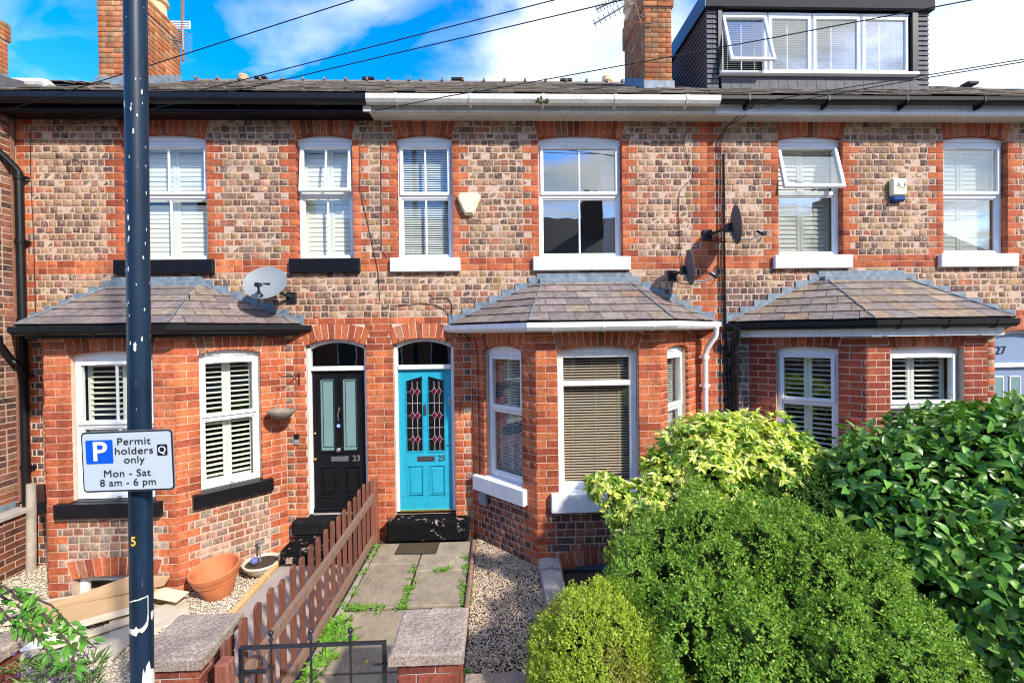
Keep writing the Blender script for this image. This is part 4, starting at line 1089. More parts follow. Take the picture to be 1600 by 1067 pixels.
for gi, (a, b) in enumerate(gl):
    za, zb_ = ((2.13, gt), (gt, 2.13))[gi]
    q = MB(); q.prism([(a, Y+.02, 1.19), (b, Y+.02, 1.19), (b, Y+.02, zb_), (a, Y+.02, za)], (0, .004, 0)); q.build('door_glass', 'glass_dark', D)
    q = MB(); w = b-a; l1, l2 = a+w*.36, a+w*.68; yl = Y+.017; rr = .0028
    for xx in (l1, l2): q.box(xx-rr, xx+rr, yl-.002, yl+.002, 1.19, 2.12+.0)
    for zz_ in (1.50, 1.83): q.box(a, b, yl-.002, yl+.002, zz_-rr, zz_+rr)
    for zc_ in (1.345, 1.665, 1.985):
        for xx in (l1, l2):
            pts = [(xx, yl, zc_-.055), (xx+w*.15, yl, zc_), (xx, yl, zc_+.055), (xx-w*.15, yl, zc_), (xx, yl, zc_-.055)]
            for s0, s1 in zip(pts, pts[1:]): q.tube([s0, s1], .0032, 5)
        q.box(a, b, yl-.0015, yl+.0015, zc_-.002, zc_+.002)
    q.build('leading', 'leading', D)
    for zc_ in (1.345, 1.665, 1.985):
        for xx in (l1, l2):
            q = MB(); q.prism([(xx, Y+.010, zc_-.05), (xx+w*.14, Y+.010, zc_), (xx, Y+.010, zc_+.05), (xx-w*.14, Y+.010, zc_)], (0, .003, 0)); q.build('red_diamond', 'ruby', D)
letterbox(D, mid+.0, 1.09, Y, 'pewter')
text_obj('house_number', '25', .105, 'pewter', D, Matrix.Translation((x1-.145, Y-.003, 1.09)) @ FRONT, extrude=.003, bold=.002)
q = MB(); q.bbox(mid-.016, mid+.016, Y-.03, Y, 1.68, 1.82, .008); q.build('knocker', 'pewter', D)
q = MB(); q.ball((x1-.05, Y-.005, 1.27), .016, 8); q.build('lock', 'pewter', D, smooth=True)
q = MB(); q.bbox(x1-.052, x1-.022, Y-.02, Y, 1.80, 1.90, .008); q.build('key_lock', 'chrome', D)
q = MB(); q.box(x0, x1, Y-.03, Y+.04, .395, .41); q.build('threshold', 'brass', F25)
q = MB(); q.box(-2.43, -1.75, .06, .16, .395, .408); q.build('threshold', 'concrete', H)
# grey-blue door 27
H = HOUSE['C']; F = door_frame(H, 6.84, 7.66, fan='greyblue_paint', zt=2.18)
text_obj('house_number', '27', .16, 'sign_black', H, Matrix.Translation((7.03, .092, 2.415)) @ FRONT, extrude=.001)
m = MB(); m.box(6.885, 7.615, Y, Y+.045, .40, 2.18)
D = m.build('door', 'greyblue_paint', H); D['label'] = 'grey blue front door'
for a, b in ((6.92, 7.09), (7.17, 7.34)):
    q = MB(); panel(q, a, b, 1.3, 2.06, Y, .014, .02); q.build('door_moulding', 'upvc', D)
    q = MB(); q.box(a+.02, b-.02, Y-.006, Y-.003, 1.32, 2.04); q.build('door_glass', 'frosted', D)
# steps
def step(H, x0, x1, y0, y1, z0, z1, lab, mt='black_step'):
    o = box_obj('door_step', mt, H, x0, x1, y0, y1, z0, z1, .022); o['label'] = lab; return o
step(HOUSE['B'], -1.43, -.38, -.17, .11, .10, .362, 'black step with peeling paint')
step(HOUSE['A'], -2.64, -1.68, -.12, .11, .20, .388, 'upper black step', 'black_matt')
step(HOUSE['A'], -2.60, -1.68, -.52, -.125, .03, .215, 'lower black step with worn paint')

# ---- rainwater pipes
def pipe(name, mat, H, pts, r=.034, collars=()):
    m = MB(); m.smooth = True; m.tube(pts, r, 12)
    for c in collars: m.tube([(c[0], c[1], c[2]-.03), (c[0], c[1], c[2]+.03)], r*1.25, 12); m.box(c[0]-r*2, c[0]+r*2, c[1]+r*.2, c[1]+r*1.2, c[2]-.012, c[2]+.012)
    return m.build(name, mat, H, smooth=True)
px = -5.925
pipe('downpipe', 'black_plastic', HOUSE['A'], [(-6.12, -.30, 5.62), (-6.12, -.30, 5.22), (-6.10, -.28, 5.17), (px-.03, -.09, 4.90), (px, -.07, 4.84), (px, -.07, .55), (px+.02, -.07, .3), (px+.10, -.12, -.12)], .042, [(px, -.07, 4.78), (px, -.07, 3.98), (px, -.07, 2.98), (px, -.07, 2.3), (px, -.07, 1.15)])
pipe('downpipe', 'black_plastic', HOUSE['A'], [(-5.98, -.30, 2.80), (-5.98, -.28, 2.70), (-6.0, -.13, 2.5), (px, -.10, 2.42), (px, -.08, 2.2)], .036)
pipe('soil_pipe', 'render', HOUSE['A'], [(-5.83, -.10, .95), (-5.83, -.12, .15), (-5.82, -.14, -.15)], .05)
pipe('downpipe', 'white_paint', HOUSE['B'], [(2.86, -.19, 2.80), (2.86, -.17, 2.68), (2.78, -.10, 2.52), (2.76, -.075, 2.42), (2.76, -.075, .05)], .034, [(2.76, -.075, 2.40), (2.76, -.075, 2.02)])
pipe('downpipe', 'black_plastic', HOUSE['C'], [(3.13, -.20, 2.78), (3.13, -.19, 2.70), (3.15, -.10, 2.58), (3.16, -.07, 2.5), (3.16, -.07, .0)], .045, [(3.16, -.07, 2.44), (3.16, -.07, 2.2)])
# cables clipped to the walls
def cable(H, pts, r=.0045, mat='black_plastic'):
    q = MB(); q.tube(pts, r, 5); return q.build('wall_cable', mat, H)
cx0 = 3.0
cable(HOUSE['C'], [(3.30, -.26, 5.60), (3.18, -.24, 5.52), (3.05, -.05, 5.40), (cx0-.02, -.012, 5.25), (cx0-.02, -.012, 4.0), (cx0, -.014, 3.2), (cx0, -.012, 1.6)], .006)
cable(HOUSE['C'], [(3.34, -.26, 5.62), (3.24, -.22, 5.50), (3.08, -.04, 5.44), (cx0+.02, -.012, 5.2), (cx0+.03, -.012, 3.6), (cx0+.05, -.014, 2.6), (cx0+.06, -.012, 1.6)], .006)
cable(HOUSE['C'], [(cx0+.07, -.012, 5.1), (cx0+.07, -.012, 2.9), (cx0+.10, -.012, 1.7)], .010)
cable(HOUSE['B'], [(2.66, -.012, 5.5), (2.52, -.012, 5.3), (2.62, -.012, 4.9), (2.66, -.012, 4.8), (2.48, -.012, 4.62), (2.45, -.012, 4.5), (2.46, -.012, 3.9), (2.5, -.012, 3.5)])
cable(HOUSE['B'], [(-1.45, -.012, 5.5), (-1.47, -.012, 3.86), (-1.40, -.012, 3.76)], .004)
cable(HOUSE['B'], [(-1.62, -.03, 5.5), (-1.72, -.012, 5.2), (-1.73, -.012, 4.6), (-1.66, -.012, 4.3), (-1.52, -.012, 3.6), (-1.50, -.012, 3.2)], .004)
cable(HOUSE['B'], [(-1.3, -.012, 3.13), (-1.0, -.012, 3.15), (-.80, -.012, 3.14), (-.66, -.012, 3.07), (-.60, -.012, 2.98)], .005)
cable(HOUSE['B'], [(-.85, -.012, 3.27), (-.80, -.012, 3.22), (-.62, -.012, 3.22), (-.57, -.012, 3.15), (-.58, -.012, 2.95), (-.48, -.02, 2.84), (-.34, -.01, 2.66)], .005)
cable(HOUSE['B'], [(-.28, -.075, 2.7), (-.24, -.11, 2.5), (-.235, -.115, .8)], .005)
cable(HOUSE['A'], [(-5.83, -.012, 5.4), (-5.84, -.012, 4.9), (-5.82, -.012, 3.9), (-5.82, -.012, 2.95)], .004)
cable(HOUSE['A'], [(-5.3+.09*math.cos(a_/10), -.014, 4.93+.09*math.sin(a_/10)) for a_ in range(-10, 40, 4)], .004)
q = MB(); q.bbox(-1.60, -1.50, -.30, -.27, 5.50, 5.60, .006); q.build('junction_box', 'old_white', HOUSE['B'])
q = MB(); q.bbox(-.03, .15, -.045, 0, .52, .70, .008); Mq, _ = seg(BAYS['B']['P'][0], BAYS['B']['P'][1]); q2 = MB(); q2.bbox(.16, .30, -.045, 0, .56, .73, .008); o = q2.build('vent_box', 'dish_grey', HOUSE['B'], Mq)

# ---- satellite dishes
def dish(label, loc, yaw, tilt, r, mat, backm='dish_grey', mount=(0, .3, 0), armlen=.42, wide=.93):
    t = thing('satellite_dish', label, 'satellite dish', loc)
    Mx = Matrix.Rotation(yaw, 4, 'Z') @ Matrix.Rotation(tilt, 4, 'X')          # dish looks along local -Y
    V = []; n, k = 28, 7; m = MB()
    for i in range(k+1):
        rr = r*i/k
        for j in range(n): a = 2*math.pi*j/n; V.append(Vector((rr*math.cos(a)*wide, .20*r*((i/k)**2)*-1+.05, rr*math.sin(a))))
    F_ = [(i*n+j, i*n+(j+1) % n, (i+1)*n+(j+1) % n, (i+1)*n+j) for i in range(k) for j in range(n)]
    V2 = [v+Vector((0, .006, 0)) for v in V]; nv = len(V)
    F2 = [tuple(q+nv for q in f[::-1]) for f in F_]; F3 = [(k*n+j, k*n+nv+j, k*n+nv+(j+1) % n, k*n+(j+1) % n) for j in range(n)]
    m.add([Mx @ v for v in V+V2], F_+F2+F3); m.build('bowl', mat, t, smooth=True)
    m = MB(); base = Mx @ Vector((0, .05, -r*.75)); tip = Mx @ Vector((0, -armlen, -r*.62))
    m.tube([Mx @ Vector((0, .08, -r*.3)), base, Mx @ Vector((0, -armlen*.5, -r*.85)), tip], .013, 6); m.build('arm', 'dish_grey' if mat == 'dish_dark' else 'iron', t)
    m = MB(); m.tube([tip+Vector((0, 0, -.01)), tip+(Mx @ Vector((0, .07, .045)))], .024, 10); m.bbox(tip.x-.03, tip.x+.03, tip.y-.025, tip.y+.025, tip.z-.03, tip.z+.02, .008); m.build('receiver', 'iron', t)
    m = MB(); b = Mx @ Vector((0, .07, -.02)); e = Vector(mount); m.tube([b, e], .02, 8); m.bbox(e.x-.06, e.x+.06, e.y-.02, e.y+.02, e.z-.07, e.z+.07, .004); m.bbox(b.x-.045, b.x+.045, b.y-.01, b.y+.06, b.z-.06, b.z+.05, .006); m.build('bracket', 'iron', t)
    m = MB(); m.tube([tip+Vector((0, .02, -.02)), tip+Vector((-.04, .06, -.11)), (base+tip)/2+Vector((0, .02, -.07)), base+Vector((0, .04, -.03)), e+Vector((.02, -.03, -.08))], .005, 5); m.build('lead_cable', 'black_plastic', t)
    return t
def dish_at(label, px, py, Y, *a, **k): return dish(label, at(px, py, Y), *a, **k)
dish_at('pale grey satellite dish above the left bay roof', 414, 441, -.36, R(6), R(-30), .240, 'dish_grey', mount=(.16, .35, -.16), armlen=.16, wide=1.04)
dish_at('dark satellite dish seen edge on, between upper windows right of the white gutter end', 1151, 351, -.34, R(76), R(-5), .245, 'dish_dark', mount=(-.22, .33, -.06), armlen=.30)
dish_at('dark satellite dish seen edge on, just above the middle bay roof', 1079, 418, -.34, R(80), R(-5), .225, 'dish_dark', mount=(-.10, .33, -.06), armlen=.30)

# ---- alarms
t = thing('burglar_alarm', 'cream triangular alarm box between the two white-silled windows', 'alarm box', at(733, 319, 0))
cs = []
s3 = .155
pts = [(-s3*.95, .10), (-s3*.72, .135), (s3*.72, .135), (s3*.95, .10), (s3*.95, .05), (.055, -.155), (-.055, -.155), (-s3*.95, .05)][::-1]
m = MB(); n_ = len(pts)
m.add([(x, -.001, z) for x, z in pts]+[(x, -.035, z) for x, z in pts]+[(x*.82, -.075, z*.82) for x, z in pts], [tuple(range(2*n_, 3*n_))[::-1]]+[(i, (i+1) % n_, (i+1) % n_+n_, i+n_) for i in range(n_)]+[(i+n_, (i+1) % n_+n_, (i+1) % n_+2*n_, i+2*n_) for i in range(n_)])
m.build('casing', 'alarm_cream', t)
t = thing('burglar_alarm', 'cream and blue alarm box with lettering on the right house', 'alarm box', at(1399, 300, 0))
m = MB(); m.bbox(-.105, .105, -.075, -.001, -.07, .165, .018); m.build('casing', 'alarm_cream', t)
m = MB(); m.bbox(-.092, .092, -.070, -.001, -.145, -.068, .022); m.build('blue_lens', 'alarm_blue', t)
text_obj('lettering', 'A_F', .085, 'sign_black', t, Matrix.Translation((.02, -.0765, .065)) @ FRONT, extrude=.0006)
m = MB(); m.box(-.05, .08, -.0768, -.0755, .008, .012); m.build('printed_line', 'sign_black', t)

# ---- hanging basket, bell, bracket
t = thing('hanging_basket', 'empty woven hanging basket on a bracket left of the black door', 'hanging basket', at(440, 641, -.24))
m = MB(); m.smooth = True
for i in range(9):
    a_ = i/8; rr = .155*math.sin(.35+a_*1.22); z_ = -.10+.105*a_
    m.tube([(rr*math.cos(q_*math.pi/9), rr*math.sin(q_*math.pi/9), z_+.004*math.sin(q_*3)) for q_ in range(19)], .0085+.002*(i % 2), 6, caps=False)
m.lathe([(.001, -.10), (.05, -.10), (.11, -.06), (.15, 0), (.15, .004), (.10, -.05), (.04, -.09), (.001, -.092)], 20)
m.build('basket', 'wicker', t)
m = MB(); hook = Vector((.03, 0, .40))
for k in range(3):
    a_ = 2.1*k+.4; m.tube([(.15*math.cos(a_), .15*math.sin(a_), 0), hook], .0025, 4)
m.build('chain', 'dish_grey', t)
m = MB(); wl = Vector((.12, .235, .42)); m.tube([wl, hook+Vector((0, 0, .01)), hook+Vector((-.03, 0, .03))], .006, 6); m.tube([wl+Vector((0, 0, -.11)), (wl+hook)/2+Vector((0, 0, 0))], .005, 6); m.tube([wl+Vector((0, 0, .02)), wl+Vector((0, 0, -.13))], .008, 6)
m.build('bracket', 'iron', t)
t = thing('doorbell', 'small black and silver video doorbell on the brick pier left of the black door', 'doorbell', at(464, 686, 0))
m = MB(); m.bbox(-.03, .03, -.022, -.001, .0, .07, .005); m.build('camera_half', 'black_plastic', t)
m = MB(); m.bbox(-.03, .03, -.022, -.001, -.07, -.001, .005); m.build('button_half', 'dish_grey', t)
t = thing('wall_hook', 'rusty iron hook on the narrow pier right of the turquoise door', 'hook', at(722, 632, 0))
m = MB(); m.tube([(0, -.002, .10), (0, -.03, .09), (.004, -.035, .05), (.004, -.03, -.06), (.0, -.05, -.09), (-.01, -.05, -.11)], .008, 6); m.build('bar', 'rust', t)
# ================================================================ left neighbour: side wall standing forward of the terrace
NB = thing('neighbour_house', 'dark red brick side wall of the next house at the far left edge', 'house')
HOUSE['N'] = NB
M, Ln = seg((-6.27, -3.2), (-6.27, .0))        # faces +X?  (outward normal = right of travel)
M = Matrix(((0, -1, 0, -6.27), (1, 0, 0, -3.2), (0, 0, 1, 0), (0, 0, 0, 1)))
r = 0; z = -.3
M = Matrix(((0, 1, 0, 0), (1, 0, 0, 0), (0, 0, 1, 0), (0, 0, 0, 1)))
# local x runs towards the house (world +Y), local y runs into the wall (world -X)
Ms = Matrix(((0, -1, 0, -6.045), (1, 0, 0, -.95), (0, 0, 1, 0), (0, 0, 0, 1)))
while z < 5.5:
    fill('N', Ms, 0, .93, z, r, 'side', h=.078); z += .078; r += 1
backing('side_wall', NB, Ms, 0, 1.3, -.6, 5.6, [], 'mortar_r', .25)
box_obj('corner_strip', 'rust', NB, -6.04, -6.022, -.06, -.012, .7, 5.5, .003)
Mf = Matrix(((1, 0, 0, -10.5), (0, 1, 0, -.95), (0, 0, 1, 0), (0, 0, 0, 1))); z = -.3; r = 0
while z < 5.5: fill('N', Mf, 0, 4.455, z, r, 'side', h=.078); z += .078; r += 1
backing('front_wall', NB, Mf, 0, 4.44, -.6, 5.6, [], 'mortar_r', .20)
m = MB(); m.prism([(-10.6, -1.2, 5.55), (-10.6, -1.2, 5.68), (-10.6, .40, 6.18), (-10.6, .40, 5.55)], (4.50, 0, 0)); m.build('eaves', 'grey_tile', NB)
# the neighbour's roof strip and white verge gutter behind
A, B_, Cc, D = (-11.5, .35, 6.17), (-5.76, .35, 6.17), (-6.10, 4.4, 8.33), (-11.5, 4.4, 8.33)
m = MB(); m.add([A, B_, Cc, D], [(0, 1, 2, 3)]); m.add([(-11.5, .37, 5.5), (-5.8, .37, 5.5), (-5.8, .37, 6.16), (-11.5, .37, 6.16)], [(0, 1, 2, 3)]); m.build('roof_deck', 'grey_tile', NB)
mm = MB(); slate_face(None, A, B_, Cc, D, .2, .3, SLR, solo=False, mass=mm); o = mm.build('roof_slates', 'slate_m', NB); o['kind'] = 'stuff'
m = MB(); m.smooth = True
m.tube([(-11.5, .26, 6.12), (-5.95, .26, 6.12), (-5.86, .25, 6.10), (-5.80, .24, 6.04)], .065, 10); m.build('gutter', 'old_white', NB)
q = MB(); q.bbox(-8.05, -7.75, 3.8, 4.1, 8.26, 8.36, .01); q.build('ridge_vent', 'black_plastic', NB)
_c0 = at(13, 90, 2.42).x; chimney('N', _c0-.46, _c0, 1.25, 2.42, 6.66, 8.30, 7.95)
# ---- low boundary wall on the left
BW = thing('garden_wall', 'low dark brick garden wall with stone coping beside the black downpipe', 'wall')
Mb = Matrix(((0, -1, 0, -5.885), (1, 0, 0, -2.2), (0, 0, 1, 0), (0, 0, 0, 1))); r = 0; z = -.42
while z < .56: fill('W', Mb, 0, 2.1, z, r, 'garden', h=.080); z += .080; r += 1
backing('wall_core', BW, Mb, 0, 2.1, -.6, .60, [], 'mortar_r', .14); HOUSE['W'] = BW
for k in range(5): 
    o = box_obj('coping_stone', 'concrete', BW, -6.10, -5.845, -2.2+k*.425, -2.2+k*.425+.42, .60, .66, .008)
sl_ = MB(); sl_.bbox(-6.035, -6.015, -.9, -.1, .66, .74, .004); sl_.build('flashing', 'lead', BW)

# ================================================================ path, gravel, edging
PATH = tag(MB().__class__ and slab_obj('path', 'soil', -1.60, -.20, -3.5, -.02, -.4, .075), kind='structure')
STC = [(.34, .285, .205), (.31, .255, .185), (.37, .31, .225), (.33, .27, .195)]
def paver(x0, x1, y0, y1, c=None, z=.10, par=None):
    m = MB(); w = random.uniform(-.004, .004); j = lambda: random.uniform(-.008, .008)
    m.bbox(x0+j(), x1+j(), y0, y1, z-.04, z+w, .007); o = m.build('paving_slab', 'stone_o', par or PATH); o.color = (*(c or random.choice(STC)), 1); return o
paver(-1.50, -.955, -.69, -.18); paver(-1.50, -.955, -1.52, -.71); paver(-.93, -.35, -.86, -.18); paver(-.93, -.35, -1.515, -.88)
paver(-1.50, -.67, -2.35, -1.56, STC[3]); paver(-.65, -.35, -2.32, -1.55); paver(-1.50, -.67, -3.2, -2.37); paver(-.65, -.22, -2.82, -2.34)
o = MB(); o.bbox(-1.56, -1.51, -3.2, -.18, .05, .105, .006); o = o.build('edging_strip', 'stone_o', PATH); o.color = (.36, .32, .26, 1)
MAT['old_clay'] = simple('weathered edging clay', (.27, .15, .11), .9, .35, 18, .5, dirt=((.12, .12, .06), 14, .55, .15))
# terracotta rope-top edging tiles right of the path
y = -.22
while y > -3.2:
    q = MB(); q.smooth = True; q.tube([(-.315, y, .115), (-.315, y-.058, .115)], .026, 8); q.box(-.335, -.295, y-.058, y, .0, .115); q.build('edging_tile', 'old_clay', PATH, smooth=True); y -= .063
# concrete path of number 23
P23 = slab_obj('concrete_path', simple('pinkish concrete', (.36, .30, .27), .9, .12, 6, .5), -2.62, -1.64, -3.3, -.0, -.4, -.0)
for k in range(3):
    o = box_obj('timber_edging', 'new_wood', None, -2.72+random.uniform(-.01, .01), -2.655, -.22-k*.42-.41, -.22-k*.42, -.05, .03, .008); o.rotation_euler = (0, 0, R(random.uniform(-1.2, 1.2)))
    tag(o, ['yellow timber edging block nearest the lower black step', 'yellow timber edging block in the middle of the row of three', 'yellow timber edging block nearest the street'][k], 'timber block', 'timber edging of the white gravel')
def stones(name, label, n, region, z, size, cols, parent=None, keep=None):
    rng = np.random.default_rng(len(name)+n)
    x0, x1, y0, y1 = region
    P = np.column_stack([rng.uniform(x0, x1, n), rng.uniform(y0, y1, n)])
    if keep is not None: P = P[keep(P[:, 0], P[:, 1])]
    n = len(P); T = np.array([(1, 0, 0), (-1, 0, 0), (0, 1, 0), (0, -1, 0), (0, 0, 1), (0, 0, -1), (.62, .62, .35), (-.6, .55, .4), (-.55, -.6, .35), (.6, -.6, .4)])
    Fq = np.array([(0, 6, 4), (6, 2, 4), (2, 7, 4), (7, 1, 4), (1, 8, 4), (8, 3, 4), (3, 9, 4), (9, 0, 4), (6, 0, 2), (7, 2, 1), (8, 1, 3), (9, 3, 0)])
    s = rng.uniform(.6, 1.3, (n, 1))*size; ax = rng.uniform(.6, 1.2, (n, 3)); ang = rng.uniform(0, 6.28, n); tl = rng.uniform(-.5, .5, (n, 2))
    V = T[None]*ax[:, None]*s[:, None]; V = V+rng.uniform(-.15, .15, V.shape)*size
    c, sn = np.cos(ang), np.sin(ang); X = V[..., 0]*c[:, None]-V[..., 1]*sn[:, None]; Y = V[..., 0]*sn[:, None]+V[..., 1]*c[:, None]; Z = V[..., 2]*.75+X*tl[:, :1]+Y*tl[:, 1:]
    zz = z(P[:, 0], P[:, 1]) if callable(z) else np.full(n, z)
    V = np.stack([X+P[:, :1], Y+P[:, 1:], Z+zz[:, None]+rng.uniform(-.3, .6, (n, 1))*size], -1).reshape(-1, 3)
    F = (Fq[None]+np.arange(n)[:, None, None]*10).reshape(-1, 3)
    cc = np.array(cols)[rng.integers(0, len(cols), n)]*rng.uniform(.8, 1.15, (n, 1)); C3 = np.repeat(cc, 10, 0)
    o = mesh_np(name, V, F, C3, 'pebble', parent); tag(o, label, 'gravel', kind='stuff'); return o
m_, t_, b_, o__ = newmat('pebble'); a_ = t_.nodes.new('ShaderNodeAttribute'); a_.attribute_name = 'Col'; t_.links.new(a_.outputs['Color'], b_.inputs['Base Color']); b_.inputs['Roughness'].default_value = .8; MAT['pebble'] = m_
bayA = BAYS['A']['P']; bayB = BAYS['B']['P']
def z23(x, y): return -.125+.0*x
def keep23(x, y):
    inbay = (y > -.82) & (x > -5.77-y*0-(y+0)*-1.0*0) & (x > -4.95-.82-y) & (x < -3.56+.83+y*1.0)
    return ~inbay
stones('white_gravel', 'white stone gravel in front of the left bay window', 30000, (-6.1, -2.73, -3.25, -.02), z23, .0115, [(.62, .54, .41), (.68, .62, .50), (.56, .48, .35), (.66, .58, .44), (.48, .40, .30)], keep=keep23)
m = MB(); m.add([(-.29, -3.2, .06), (.44, -3.2, .06), (.44, -.85, .06), (-.29, -.1, .06)], [(0, 1, 2, 3)]); o = m.build('gravel_base', MAT['soil']); o['kind'] = 'structure'
stones('gravel', 'mixed brown and white gravel strip between the path and the green shrubs', 24000, (-.285, .62, -3.25, -.05), .075, .0082, [(.54, .41, .28), (.62, .50, .37), (.40, .29, .20), (.68, .58, .46), (.50, .36, .23), (.32, .24, .18), (.58, .42, .29)],
       keep=lambda x, y: (x < .46+(y < -1.6)*.3) & ~((y > -.82) & (x > -.33-y)))
# cellar light-well kerb
t = thing('stone_kerb', 'weathered stone kerb of the cellar light well at the foot of the middle bay', 'kerb', (.565, -.83, .10))
m = MB(); m.prism([(-.12, 0, .03), (-.11, 0, .075), (0, 0, .095), (.11, 0, .07), (.13, 0, .03), (.13, 0, -.35), (-.12, 0, -.35)], (0, -.22, 0)); m.build('end_stone', 'concrete', t)
m = MB(); m.prism([(-.115, -.225, .02), (-.105, -.225, .055), (0, -.225, .075), (.11, -.225, .05), (.125, -.225, .01), (.125, -.225, -.35), (-.115, -.225, -.35)], (0, -.95, -.04)); m.build('long_stone', 'concrete', t)

# ================================================================ fence
FN = thing('picket_fence', 'reddish brown wooden picket fence between the two garden paths', 'fence', (-1.60, -1.7, .0))
FN_o = Vector(FN.location)
def wcol(): k = random.uniform(.8, 1.2); return (.185*k, .068*k, .043*k)
D0 = 2.72
k = 0; y = D0-5.9
while y < -.20:
    zt_ = .92+random.uniform(-.018, .018)+(.03 if y < -2.6 else 0); zb_ = .045+random.uniform(-.01, .01); ln = random.uniform(-.010, .010)
    q = MB(); w = .072; b = .004; 
    poly = [(-.045, y-w/2, zb_), (-.045, y+w/2, zb_), (-.045, y+w/2+ln, zt_-.018), (-.045, y+w/2-.02+ln, zt_), (-.045, y-w/2+.02+ln, zt_), (-.045, y-w/2+ln, zt_-.018)]
    q.prism([(p[0]+1.6-1.6, p[1]-FN_o.y, p[2]) for p in poly], (.02, 0, 0)); o = q.build('pale', 'wood_o', FN); o.color = (*wcol(), 1)
    y += .1735; k += 1
for z0, th in ((.62, .075), (.115, .075)):
    q = MB(); pts = [(y_, z0+.014*math.sin(y_*1.3)-(.02 if z0 > .3 else 0)*(-y_-1.5)) for y_ in np.linspace(-3.25, -.12, 12)]
    for (ya, za), (yb_, zb_) in zip(pts, pts[1:]): q.prism([(-.022, ya-FN_o.y, za), (-.022, yb_-FN_o.y, zb_), (-.022, yb_-FN_o.y, zb_+th), (-.022, ya-FN_o.y, za+th)], (.04, 0, 0))
    o = q.build('rail', 'wood_o', FN); o.color = (.25, .155, .115, 1)
o = box_obj('post', 'wood_o', FN, -.04, .045, 1.57, 1.655, .06, .90, .01); o.color = (.24, .085, .055, 1)
o = box_obj('post', 'wood_o', FN, -.04, .04, -1.60, -1.52, -.1, .88, .01); o.color = (.24, .085, .055, 1)

# ================================================================ brick pillars with copings
def coping(H, x0, x1, y0, y1, z0, z1, slope=.0):
    nx, ny = 26, 26; V = []; 
    for j in range(ny+1):
        for i in range(nx+1):
            x = x0+(x1-x0)*i/nx; y_ = y0+(y1-y0)*j/ny; e = min(i, nx-i, j, ny-j)
            z = z1-(.010 if e == 0 else 0)+random.uniform(-.0022, .0022)
            V.append((x+random.uniform(-.0015, .0015)*(e == 0), y_+random.uniform(-.0015, .0015)*(e == 0), z))
    F_ = [(j*(nx+1)+i, j*(nx+1)+i+1, (j+1)*(nx+1)+i+1, (j+1)*(nx+1)+i) for j in range(ny) for i in range(nx)]
    m = MB(); m.add(V, F_); per = [i for i in range(nx+1)]+[j*(nx+1)+nx for j in range(1, ny+1)]+[ny*(nx+1)+i for i in range(nx-1, -1, -1)]+[j*(nx+1) for j in range(ny-1, 0, -1)]
    b = len(m.v); m.v += [(m.v[i][0], m.v[i][1], z0) for i in per]; m.c += [None]*len(per); n = len(per)
    m.f += [(per[i], b+i, b+(i+1) % n, per[(i+1) % n]) for i in range(n)]; m.f.append(tuple(b+i for i in range(n)))
    return m.build('coping_stone', 'coping', H)
def speckle():
    m, t, b, o = newmat('granular coping'); 
    n = noise_(t, 75, 4, .75); c = ramp_(t, n, (.28, (.10, .085, .085)), (.48, (.36, .28, .23)), (.62, (.52, .43, .37)), (.8, (.74, .66, .58)))
    c = mixc(t, 1.0, c, ramp_(t, noise_(t, 5, 5, .6), (.3, .62), (.7, 1.12)), 'MULTIPLY')
    t.links.new(c, b.inputs['Base Color']); b.inputs['Roughness'].default_value = .9; bump_(t, b, noise_(t, 110, 5, .8), 1.0, .006); return m
MAT['coping'] = speckle()
def pillar(label, x0, x1, y0, y1, ztop, key, capz=.065, ov=.04, cap2=None, zb0=-.35):
    t = thing('brick_pillar', label, 'pillar'); HOUSE[key] = t
    a, b, c, d = x0+ov, x1-ov, y0+ov, y1-ov
    faces = [((a, c), (b, c)), ((b, c), (b, d)), ((b, d), (a, d)), ((a, d), (a, c))]
    z = ztop-capz-.082; r = 0
    while z > zb0:
        for i, (p, q) in enumerate(faces):
            Mx, Ln = seg(p, q); fill(key, Mx, 0, Ln, z, r+i, 'rock', h=.080)
        z -= .080; r += 1
    m = MB(); m.box(a+.010, b-.010, c+.010, d-.010, zb0, ztop-capz); m.build('pillar_core', 'mortar_grey', t)
    coping(t, x0, x1, y0, y1, ztop-capz, ztop); return t
pillar('square brick pillar with grey coping right of the black gate', -.655, -.215, -3.275, -2.825, .875, 'P1')
pillar('square brick pillar with grey coping behind the street pole, left of the black gate', -2.17, -1.745, -3.24, -2.79, .875, 'P2')
pillar('brick pillar with grey coping at the bottom left corner', -3.55, -3.02, -3.30, -2.90, .87, 'P3')
t = thing('garden_wall', 'low brick front wall with granular coping under the bright green mound', 'wall'); HOUSE['FW'] = t
coping(t, -.24, .75, -3.25, -2.80, .34, .40); Mx, Ln = seg((-.2, -3.2), (.75, -3.2)); z = .255; r = 0
while z > -.3: fill('FW', Mx, 0, Ln, z, r, 'rock', h=.08); z -= .08; r += 1
m = MB(); m.box(-.2, .75, -3.19, -2.84, -.35, .34); m.build('wall_core', 'mortar_grey', t)

